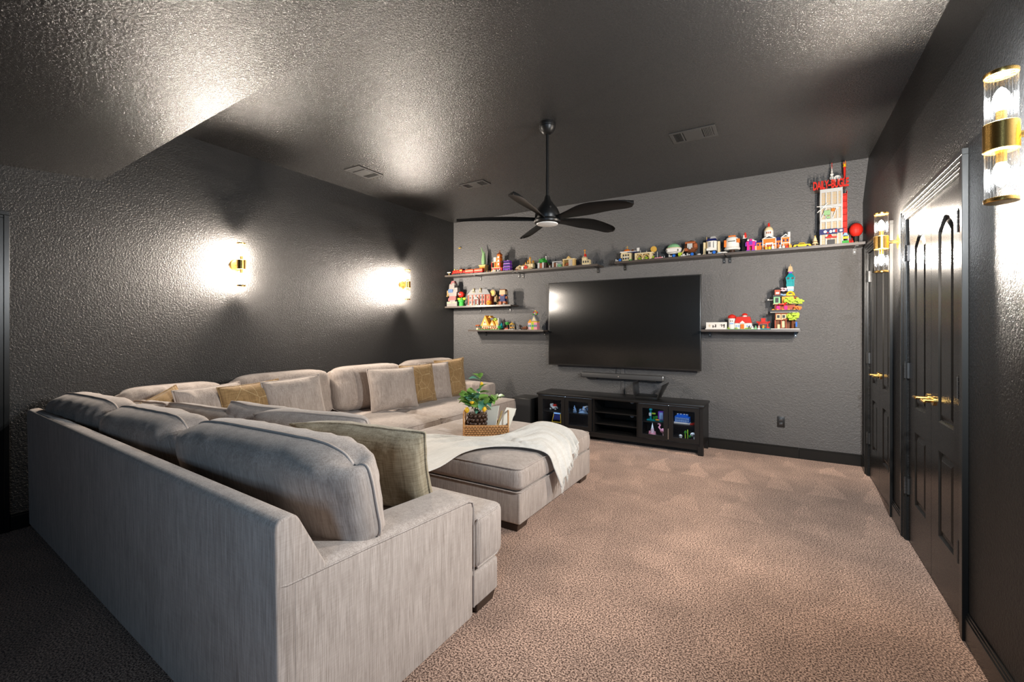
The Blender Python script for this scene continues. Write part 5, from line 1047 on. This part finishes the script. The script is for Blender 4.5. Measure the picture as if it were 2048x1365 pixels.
# --- low left shelf ---------------------------------------------------
toy('toy_well', 'tiny tan toy well at the left of the orange roofed cottage', 'toy', -3.875, 5.43, ZL, [('ring', 'cream', [('c', 0, 0, 0, .03, .022, None, 10)]), ('posts', 'brown', [('b', -.022, -.016, -.004, .004, .03, .06), ('b', .016, .022, -.004, .004, .03, .06)]), ('roof', 'rust', [('r', -.035, .035, -.024, .024, .058, .076, 'x')])])
toy('toy_cottage', 'toy cottage with steep orange thatched roofs and stone end wall', 'toy house', -3.68, 5.49, ZL, [('base', 'green', [('b', -.20, .20, -.075, .05, 0, .008)]), ('walls', 'cream', [('b', -.13, -.01, -.045, .045, .008, .07), ('b', -.01, .14, -.03, .04, .008, .075)]), ('main_roof', 'amber', [('r', -.15, .01, -.05, .055, .062, .215, 'y'), ('r', -.03, .03, -.03, .05, .18, .212, 'y')]), ('main_gable', 'cream', [('r', -.112, -.03, -.054, -.050, .07, .165, 'y')]), ('side_roof', 'amber', [('r', .0, .11, -.048, .05, .06, .145, 'y'), ('h', .05, .15, -.03, .045, .075, .14, .2)]), ('side_gable', 'cream', [('r', .025, .085, -.052, -.048, .065, .115, 'y')]), ('stone_end', 'lightgrey', [('b', .135, .152, -.02, .04, .008, .175)]), ('mossy_roof', 'lime', [('fol', .09, .0, .145, .035, 22, 21)]), ('chimney', 'darkbrown', [('c', .045, .02, .13, .185, .014, None, 9)]), ('windows', 'rust', [('b', -.082, -.062, -.056, -.053, .10, .125), ('grid', -.12, -.02, 3, .02, .06, 1, -.045, .018, .026, .004), ('grid', .02, .12, 3, .02, .055, 1, -.03, .018, .024, .004)]), ('garden', 'brick', [('s', a, -.062, .018, .012, .010, .012, 7, 4) for a in (-.15, -.11, -.06, -.02, .03, .06, .11, .15)]), ('shrubs', 'green', [('fol', -.165, -.01, .05, .03, 20, 22), ('fol', .175, -.02, .04, .03, 22, 23)])])
toy('toy_pine', 'teal green and dark toy pine beside the cottage end wall', 'toy tree', -3.475, 5.50, ZL, [('trunk', 'darkbrown', [('c', .02, 0, 0, .15, .015, .010, 8)]), ('needles', 'teal', [('c', -.015, -.01, .03, .075, .032, .006, 8), ('c', -.015, -.01, .06, .105, .024, .003, 8)]), ('dark_needles', 'darkgrey', [('c', .022, .005, .06, .17, .026, .004, 8)])])
toy('toy_carousel', 'small toy carousel with a gold roof and a green tree beside it', 'toy', -3.325, 5.47, ZL, [('base', 'white', [('b', -.09, .07, -.035, .035, 0, .008)]), ('carousel_roof', 'gold', [('c', .025, 0, .075, .105, .048, .004, 14), ('c', .025, 0, .105, .125, .003)]), ('posts', 'cream', [('c', .025 + .034 * math.cos(a), .034 * math.sin(a), .008, .075, .004, None, 6) for a in (0, 1.05, 2.1, 3.14, 4.19, 5.24)]), ('seats', 'amber', [('s', .025 + .022 * math.cos(a), .022 * math.sin(a), .035, .011) for a in (.3, 1.8, 3.4, 4.7)]), ('tree', 'green', [('fol', -.055, 0, .095, .03, 24, 24)]), ('trunk', 'brown', [('c', -.055, 0, .008, .085, .007)]), ('bricks', 'brick', [('b', -.08, -.03, -.03, -.012, .008, .03)])])
toy('bare_tree', 'little dark bare toy tree between the carousel and the pastel house', 'toy tree', -3.165, 5.47, ZL, [('trunk', 'darkbrown', [('c', 0, 0, 0, .04, .006), ('t', [(0, 0, .035), (-.022, 0, .06)], .004, 5), ('t', [(0, 0, .035), (.024, 0, .058)], .004, 5)]), ('crown', 'darkbrown', [('fol', 0, 0, .06, .022, 16, 25)]), ('base', 'white', [('b', -.018, .02, -.012, .012, 0, .006)])])
toy('toy_sleigh', 'small brown toy cart left of the pastel house', 'toy', -3.085, 5.45, ZL, [('body', 'brown', [('h', -.035, .04, -.016, .016, .012, .034, -.1), ('b', .01, .04, -.014, .014, .03, .05)]), ('wheels', 'darkbrown', [('x', [(.010, -.003), (.010, .003)], 9, (a, b, .010), 'y') for a in (-.022, .024) for b in (-.017, .017)]), ('load', 'rust', [('s', 0, 0, .038, .014, .012, .010)])])
cl_ = [('red', -.022, .0, .245), ('yellow', .006, -.01, .262), ('green', -.028, -.01, .215), ('lime', .022, -.012, .222), ('red', .030, .0, .240), ('white', .0, -.018, .232), ('amber', .016, .01, .25), ('pink', -.01, .012, .225), ('teal', .028, .008, .222)]
toy('pastel_house', 'pastel toy house with a grey gable roof and a colourful bead topper', 'toy house', -2.955, 5.485, ZL, [('base', 'sand', [('b', -.08, .085, -.05, .05, 0, .006)]), ('yellow_wall', 'yellow', [('b', -.02, .07, -.035, .04, .105, .122)]), ('green_wall', 'lime', [('b', -.02, .02, -.036, .04, .006, .105)]), ('pink_wall', 'pink', [('b', .02, .072, -.036, .04, .006, .105)]), ('side_room', 'palepink', [('b', -.075, -.02, -.03, .035, .006, .10)]), ('side_roof', 'amber', [('h', -.08, -.015, -.034, .04, .10, .145, .35)]), ('gable_roof', 'grey', [('r', -.026, .078, -.042, .046, .12, .212, 'y')]), ('gable_front', 'cream', [('r', -.006, .058, -.0445, -.0415, .126, .185, 'y')]), ('windows', 'teal', [('grid', -.015, .068, 3, .03, .085, 1, -.036, .016, .03, .003), ('grid', -.072, -.024, 2, .03, .085, 1, -.03, .012, .03, .003)]), ('topper_stick', 'white', [('c', .026, 0, .20, .235, .003, None, 6)])] + [('bead', c_, [('s', .026 + a, b, z_, .0115, .0115, .0115, 8, 5)]) for c_, a, b, z_ in cl_])
# --- low right shelf --------------------------------------------------
toy('toy_billboard', 'low white toy panel with loose black ink like squiggles', 'toy', -0.607, 5.46, ZR, [('panel', 'white', [('b', -.112, .10, -.012, .012, .012, .082), ('b', -.118, .112, -.03, .03, 0, .012)]), ('squiggles', 'darkbrown', [('b', -.045, -.035, -.014, -.012, .022, .05), ('b', -.03, -.01, -.014, -.012, .03, .036), ('b', -.018, -.008, -.014, -.012, .025, .058), ('b', .045, .052, -.014, -.012, .03, .06), ('b', .055, .08, -.014, -.012, .045, .052), ('b', .068, .078, -.014, -.012, .022, .06), ('b', .03, .05, -.014, -.012, .05, .055)]), ('scratch_lines', 'tan', [('b', -.09, -.06, -.014, -.012, .042, .045), ('b', -.078, -.074, -.014, -.012, .028, .06)])])
toy('toy_farmhouse', 'white toy farmhouse with glossy red roofs and a round silo tower', 'toy house', -0.378, 5.485, ZR, [('base', 'mint', [('b', -.13, .14, -.07, .05, 0, .008)]), ('silo', 'white', [('c', -.08, -.01, .008, .125, .036, None, 16)]), ('silo_roof', 'red', [('x', [(.040, .125), (.043, .135), (.036, .155), (.012, .168)], 16, (-.08, -.01, 0), 'z')]), ('walls', 'white', [('b', -.05, .115, -.04, .04, .008, .072), ('r', -.005, .055, -.052, -.03, .068, .098, 'y')]), ('main_roof', 'red', [('h', -.05, .115, -.046, .045, .072, .14, .10)]), ('roof_turret', 'white', [('c', .045, 0, .13, .155, .022, None, 12)]), ('turret_cap', 'red', [('d', .045, 0, .155, .030, .026, 12)]), ('door', 'orange', [('b', .008, .042, -.055, -.045, .008, .06)]), ('windows', 'sky', [('grid', -.045, .0, 2, .02, .06, 1, -.04, .014, .022, .003), ('grid', .06, .11, 2, .02, .06, 1, -.04, .014, .022, .003), ('b', -.10, -.06, -.047, -.043, .06, .075)]), ('silo_eyes', 'darkbrown', [('b', -.092, -.086, -.048, -.044, .088, .10), ('b', -.074, -.068, -.048, -.044, .088, .10)]), ('garden', 'lime', [('fol', a, -.058, .015, .014, 10, 30 + k) for k, a in enumerate((-.11, -.03, .06, .10))])])
blocks('toy_brick_row', 'white green and dark toy bricks between farmhouse and red gate', -0.24, 5.43, ZR, ('darkgrey', 'white', 'mint', 'white'), .012, seed=16)
toy('red_gate_pavilion', 'small bright red toy gate pavilion with curved roof tips', 'toy house', -0.155, 5.465, ZR, [('base', 'teal', [('b', -.065, .065, -.035, .035, 0, .012)]), ('posts', 'red', [('b', -.045, -.036, -.006, .006, .012, .075), ('b', .036, .045, -.006, .006, .012, .075), ('b', -.058, -.03, -.012, .012, .012, .03), ('b', .03, .058, -.012, .012, .012, .03)]), ('roof', 'red', [('h', -.06, .06, -.02, .02, .072, .085, -.05), ('b', -.05, .05, -.008, .008, .06, .068), ('t', [(-.062, 0, .088), (-.045, 0, .080), (.045, 0, .080), (.062, 0, .088)], .005, 6)]), ('top_block', 'red', [('b', -.02, .02, -.014, .014, .085, .122)]), ('lantern', 'amber', [('s', 0, -.01, .035, .013), ('b', -.008, .008, -.018, -.004, .012, .03)])])
toy('toy_high_street_tower', 'very tall colourful toy building of stacked shops with a teal tower', 'toy tower', 0.035, 5.49, ZR, [
    ('base', 'lightgrey', [('b', -.12, .135, -.085, .06, 0, .012)]), ('ground_floor', 'brown', [('b', -.085, .02, -.03, .05, .012, .10), ('b', .02, .10, .01, .05, .012, .10)]), ('ground_posts', 'brick', [('b', a, a + .008, -.06, -.052, .012, .10) for a in (-.085, -.03, .012)]), ('screens', 'cream', [('b', -.02, .008, -.036, -.03, .02, .09), ('b', -.06, -.035, -.036, -.03, .012, .055), ('b', -.075, -.01, -.055, -.05, .105, .112)]),
    ('first_floor', 'rust', [('b', -.08, .03, -.05, .05, .10, .175)]), ('window_frames', 'cream', [('grid', -.075, .02, 2, .11, .165, 1, -.05, .04, .045, .006)]), ('window_glass', 'darkgrey', [('grid', -.075, .02, 2, .115, .16, 1, -.056, .024, .030, .003)]), ('tree_trunk', 'brown', [('c', .075, -.03, .012, .12, .014, .01, 8)]), ('tree_leaves', 'lime', [('fol', .08, -.04, .145, .055, 52, 40), ('fol', .045, -.06, .305, .045, 40, 41), ('fol', .115, -.04, .295, .045, 40, 42)]), ('blue_banner', 'blue', [('b', .10, .115, -.05, -.04, .03, .08)]),
    ('walkway', 'lightgrey', [('b', -.125, .12, -.085, .05, .178, .190)]), ('walkway_rail', 'darkgrey', [('b', -.125, .12, -.088, -.085, .184, .205), ('grid', -.12, .12, 16, .19, .21, 1, -.086, .003, .02, .003)]), ('second_floor', 'brick', [('b', -.085, .10, -.02, .05, .19, .265)]), ('pink_panels', 'magenta', [('b', -.07, -.04, -.04, -.02, .195, .25), ('b', .0, .03, -.03, -.02, .195, .25)]), ('stall_goods', 'amber', [('s', a, -.06, .205, .014, .012, .014, 7, 4) for a in (-.10, -.06, -.01, .04, .09)]), ('autumn_leaves', 'orange', [('fol', .12, -.05, .225, .03, 24, 43)]), ('teal_awning', 'teal', [('b', -.08, -.03, -.065, -.045, .19, .20)]),
    ('balcony_slab', 'sand', [('b', -.10, .115, -.06, .055, .265, .274)]), ('green_house', 'mint', [('b', -.095, -.035, -.05, .05, .274, .345)]), ('green_house_window', 'darkgrey', [('b', -.08, -.05, -.054, -.05, .285, .335)]), ('yellow_house', 'amber', [('b', -.02, .085, -.05, .05, .274, .345)]), ('yellow_house_windows', 'teal', [('x', [(.011, -.004), (.011, .004)], 12, (.018, -.05, .318), 'y'), ('x', [(.011, -.004), (.011, .004)], 12, (.062, -.05, .318), 'y')]), ('red_awning', 'red', [('b', -.05, -.01, -.075, -.045, .26, .272), ('t', [(-.005, -.07, .255), (.03, -.07, .29)], .010, 6)]), ('side_roof', 'rust', [('h', .08, .13, -.04, .05, .30, .345, .3)]),
    ('roof_slab', 'darkgrey', [('b', -.10, -.015, -.055, .055, .345, .365), ('b', -.02, .09, -.055, .055, .345, .352)]), ('roof_arch', 'yellow', [('t', [(.055 + .032 * math.cos(a), -.045, .356 + .038 * math.sin(a)) for a in [PI * i / 8 for i in range(9)]], .009, 6), ('b', .0, .095, -.04, .04, .352, .372)]), ('red_hut', 'brick', [('b', -.085, -.035, -.04, .04, .365, .42)]), ('red_hut_panel', 'white', [('b', -.075, -.045, -.043, -.04, .375, .395)]), ('black_roof', 'darkgrey', [('h', -.10, -.02, -.05, .05, .42, .445, .35), ('c', -.06, 0, .445, .46, .003)]), ('blossom', 'palepink', [('fol', -.005, 0, .42, .03, 30, 44)]), ('blue_dragon', 'sky', [('t', [(-.03, -.06, .37), (-.005, -.065, .36), (.015, -.06, .365)], .008, 6), ('b', .03, .085, -.03, .04, .40, .425)]),
    ('tower_floor', 'white', [('b', .025, .085, -.03, .035, .425, .450)]), ('teal_tower', 'teal', [('h', .022, .088, -.034, .038, .45, .505, .06), ('h', .02, .09, -.036, .04, .505, .545, -.1), ('h', .016, .094, -.04, .044, .545, .59, .35), ('b', .02, .03, -.04, -.034, .45, .52), ('b', .08, .09, -.04, -.034, .45, .52)]), ('tower_windows', 'darkgrey', [('x', [(.013, -.006), (.013, .004)], 6, (.036, -.040, .535), 'y'), ('x', [(.013, -.006), (.013, .004)], 6, (.076, -.040, .535), 'y')]), ('purple_collar', 'purple', [('b', .04, .072, -.03, .03, .588, .604)]), ('tower_top', 'sand', [('h', .032, .08, -.022, .024, .604, .66, .2), ('c', .056, 0, .66, .688, .006, .002, 7)]), ('side_lantern', 'white', [('t', [(-.14, -.02, .315), (-.095, -.02, .315)], .003, 5), ('s', -.145, -.02, .317, .009)])])
tag(MB().ball(0, 0, 0, 0.013, n=10, m=6).box(-.03, .03, -.002, .002, -.002, .004).tube([(0, 0, 0), (0, .03, 0)], .003, 5).build('wall_bead', K('gold'), smooth=True), 'tiny gold bead ornament fixed to the wall above the red toy engine', 'ornament').location = (-4.343, B - .03, 2.662)
# --- inside the media cabinet ----------------------------------------
ZU, ZLo = 0.3125, 0.1155
CY = 5.30
G_ = 'toys inside the media cabinet'
toy('toy_racer', 'small white and red toy racer in the leftmost cabinet door', 'toy car', -2.55, CY, ZU, [('body', 'white', [('h', -.045, .045, -.025, .025, .02, .05, .12), ('b', -.05, -.02, -.02, .02, .045, .08)]), ('seat_block', 'red', [('b', -.005, .03, -.018, .018, .05, .075)]), ('wheels', 'darkgrey', [('x', [(.020, -.006), (.020, .006)], 12, (a, b, .02), 'y') for a in (-.035, .035) for b in (-.03, .03)]), ('hubs', 'white', [('x', [(.010, -.008), (.010, -.006)], 10, (a, -.03, .02), 'y') for a in (-.035, .035)])], G_)
toy('yellow_easel', 'yellow framed blue toy easel on the lower shelf of the leftmost cabinet', 'toy', -2.52, CY, ZLo, [('frame', 'yellow', [('t', [(-.07, 0, 0), (-.03, 0, .16)], .004, 6), ('t', [(.07, 0, 0), (.06, 0, .16)], .004, 6), ('t', [(-.06, 0, .04), (.067, 0, .04)], .004, 6)]), ('panel', 'navy', [('h', -.05, .062, .0, .01, .07, .145, .05)]), ('top_block', 'sky', [('b', -.03, .06, -.01, .02, .15, .168)])], G_)
toy('crystal_ornament', 'small pale blue glass like ornament left in the second cabinet', 'ornament', -2.255, CY, ZU, [('body', 'sky', [('c', 0, 0, 0, .05, .026, .012, 8), ('c', -.006, 0, .05, .085, .014, .002, 7)]), ('glints', 'white', [('s', -.008, -.022, .03, .008), ('s', .012, -.02, .02, .007)])], G_)
toy('crystal_ornament', 'wide spiky pale blue ornament right in the second cabinet', 'ornament', -2.13, CY, ZU, [('body', 'sky', [('h', -.065, .065, -.03, .03, 0, .03, .2), ('fol', .03, 0, .055, .04, 30, 50), ('fol', -.03, 0, .035, .03, 20, 51)]), ('glints', 'white', [('fol', .03, -.01, .06, .038, 12, 52)])], G_)
toy('toy_playset', 'green blue and lilac toy playset on the upper shelf of the third door', 'toy', -1.245, CY, ZU, [('base', 'teal', [('b', -.09, .09, -.04, .04, 0, .010)]), ('lilac_tower', 'purple', [('b', .035, .085, -.02, .03, .010, .11)]), ('white_wall', 'sky', [('b', .05, .09, -.025, -.02, .02, .10)]), ('green_figure_post', 'teal', [('c', -.055, 0, .01, .10, .012), ('s', -.055, 0, .12, .020)]), ('flags', 'lime', [('b', -.04, .0, -.005, .005, .07, .085)]), ('white_post', 'white', [('b', -.07, -.045, -.02, -.008, .05, .085)]), ('hedges', 'green', [('fol', .0, 0, .03, .026, 20, 53)]), ('orange_disc', 'amber', [('s', .03, -.04, .014, .026, .014, .010)])], G_)
toy('pink_cone_tower', 'pink and white pointed cone tower ornament on the lower shelf', 'ornament', -1.28, CY, ZLo, [('skirt', 'pink', [('c', 0, 0, 0, .05, .055, .035, 9), ('c', -.03, -.01, 0, .07, .016, .008, 7), ('c', .03, -.01, 0, .07, .016, .008, 7)]), ('upper_cone', 'palepink', [('c', 0, 0, .05, .10, .026, .016, 9)]), ('tip', 'white', [('c', 0, 0, .10, .165, .014, .002, 8)])], G_)
toy('flamingo_ornament', 'pink flamingo ornament with curved neck on the lower shelf', 'ornament', -1.165, CY, ZLo, [('body', 'pink', [('s', .01, 0, .085, .038, .026, .028, 12, 7)]), ('neck', 'pink', [('t', [(-.02, 0, .095), (-.04, 0, .12), (-.026, 0, .145), (-.034, 0, .165), (-.05, 0, .160)], .009, 7)]), ('beak', 'black', [('c', -.056, 0, .145, .158, .002, .006, 6)]), ('leg', 'palepink', [('c', .005, 0, .008, .065, .004)]), ('base', 'mint', [('b', -.03, .04, -.025, .025, 0, .008)])], G_)
toy('toy_stadium', 'blue and white toy stadium block in the rightmost cabinet door', 'toy', -0.945, CY, ZU, [('base', 'white', [('b', -.085, .085, -.045, .045, 0, .016)]), ('walls', 'blue', [('b', -.08, .08, -.035, .04, .016, .075), ('b', -.06, .06, -.02, .035, .075, .10)]), ('stands', 'sky', [('grid', -.075, .075, 7, .02, .07, 2, -.035, .014, .018, .006)]), ('roof_lights', 'white', [('s', a, -.02, .104, .007) for a in (-.05, -.015, .02, .05)])], G_)
toy('red_brick_strip', 'short strip of red toy pieces right of the blue stadium block', 'toy', -0.825, 5.265, ZU, [('pieces', 'red', [('b', -.035, -.015, -.01, .01, 0, .012), ('b', -.012, .006, -.01, .01, .0, .022), ('b', .01, .03, -.01, .01, 0, .028)])], G_)
def panda(x, sc_, label, lie):
    return toy('toy_panda', label, 'toy animal', x, CY, ZLo, [('body', 'white', [('s', 0, 0, .035 * sc_, .03 * sc_, .026 * sc_, .034 * sc_, 12, 7)]), ('head', 'white', [('s', (-.02 if lie else .0) * sc_, -.006, .085 * sc_, .030 * sc_, .026 * sc_, .026 * sc_, 12, 7)]), ('ears', 'black', [('s', (-.042 if lie else -.022) * sc_, 0, .108 * sc_, .010 * sc_), ('s', (.0 if lie else .022) * sc_, 0, .108 * sc_, .010 * sc_)]), ('limbs', 'black', [('s', -.026 * sc_, -.018, .04 * sc_, .012 * sc_, .012 * sc_, .022 * sc_), ('s', .026 * sc_, -.018, .04 * sc_, .012 * sc_, .012 * sc_, .022 * sc_), ('s', -.02 * sc_, -.022, .01, .014 * sc_, .016, .010), ('s', .02 * sc_, -.022, .01, .014 * sc_, .016, .010)]), ('eye_patches', 'black', [('s', ((-.02 if lie else 0) + k * .012) * sc_, -.030 * sc_, .088 * sc_, .006 * sc_, .004, .007 * sc_, 7, 4) for k in (-1, 1)])], G_)
panda(-0.965, 0.62, 'small toy panda sitting beside green bamboo stalks', False); panda(-0.815, 0.95, 'larger toy panda at the right edge of the cabinet glass', True)
toy('toy_bamboo', 'two bright green toy bamboo stalks between the small pandas', 'toy plant', -0.905, CY, ZLo, [('stalks', 'lime', [('c', -.012, 0, 0, .115, .005, None, 6), ('c', .014, 0, 0, .13, .005, None, 6)]), ('leaves', 'green', [('fol', -.012, 0, .10, .018, 8, 54), ('fol', .045, -.01, .06, .020, 10, 55)]), ('base', 'green', [('b', -.025, .06, -.02, .02, 0, .006)])], G_)
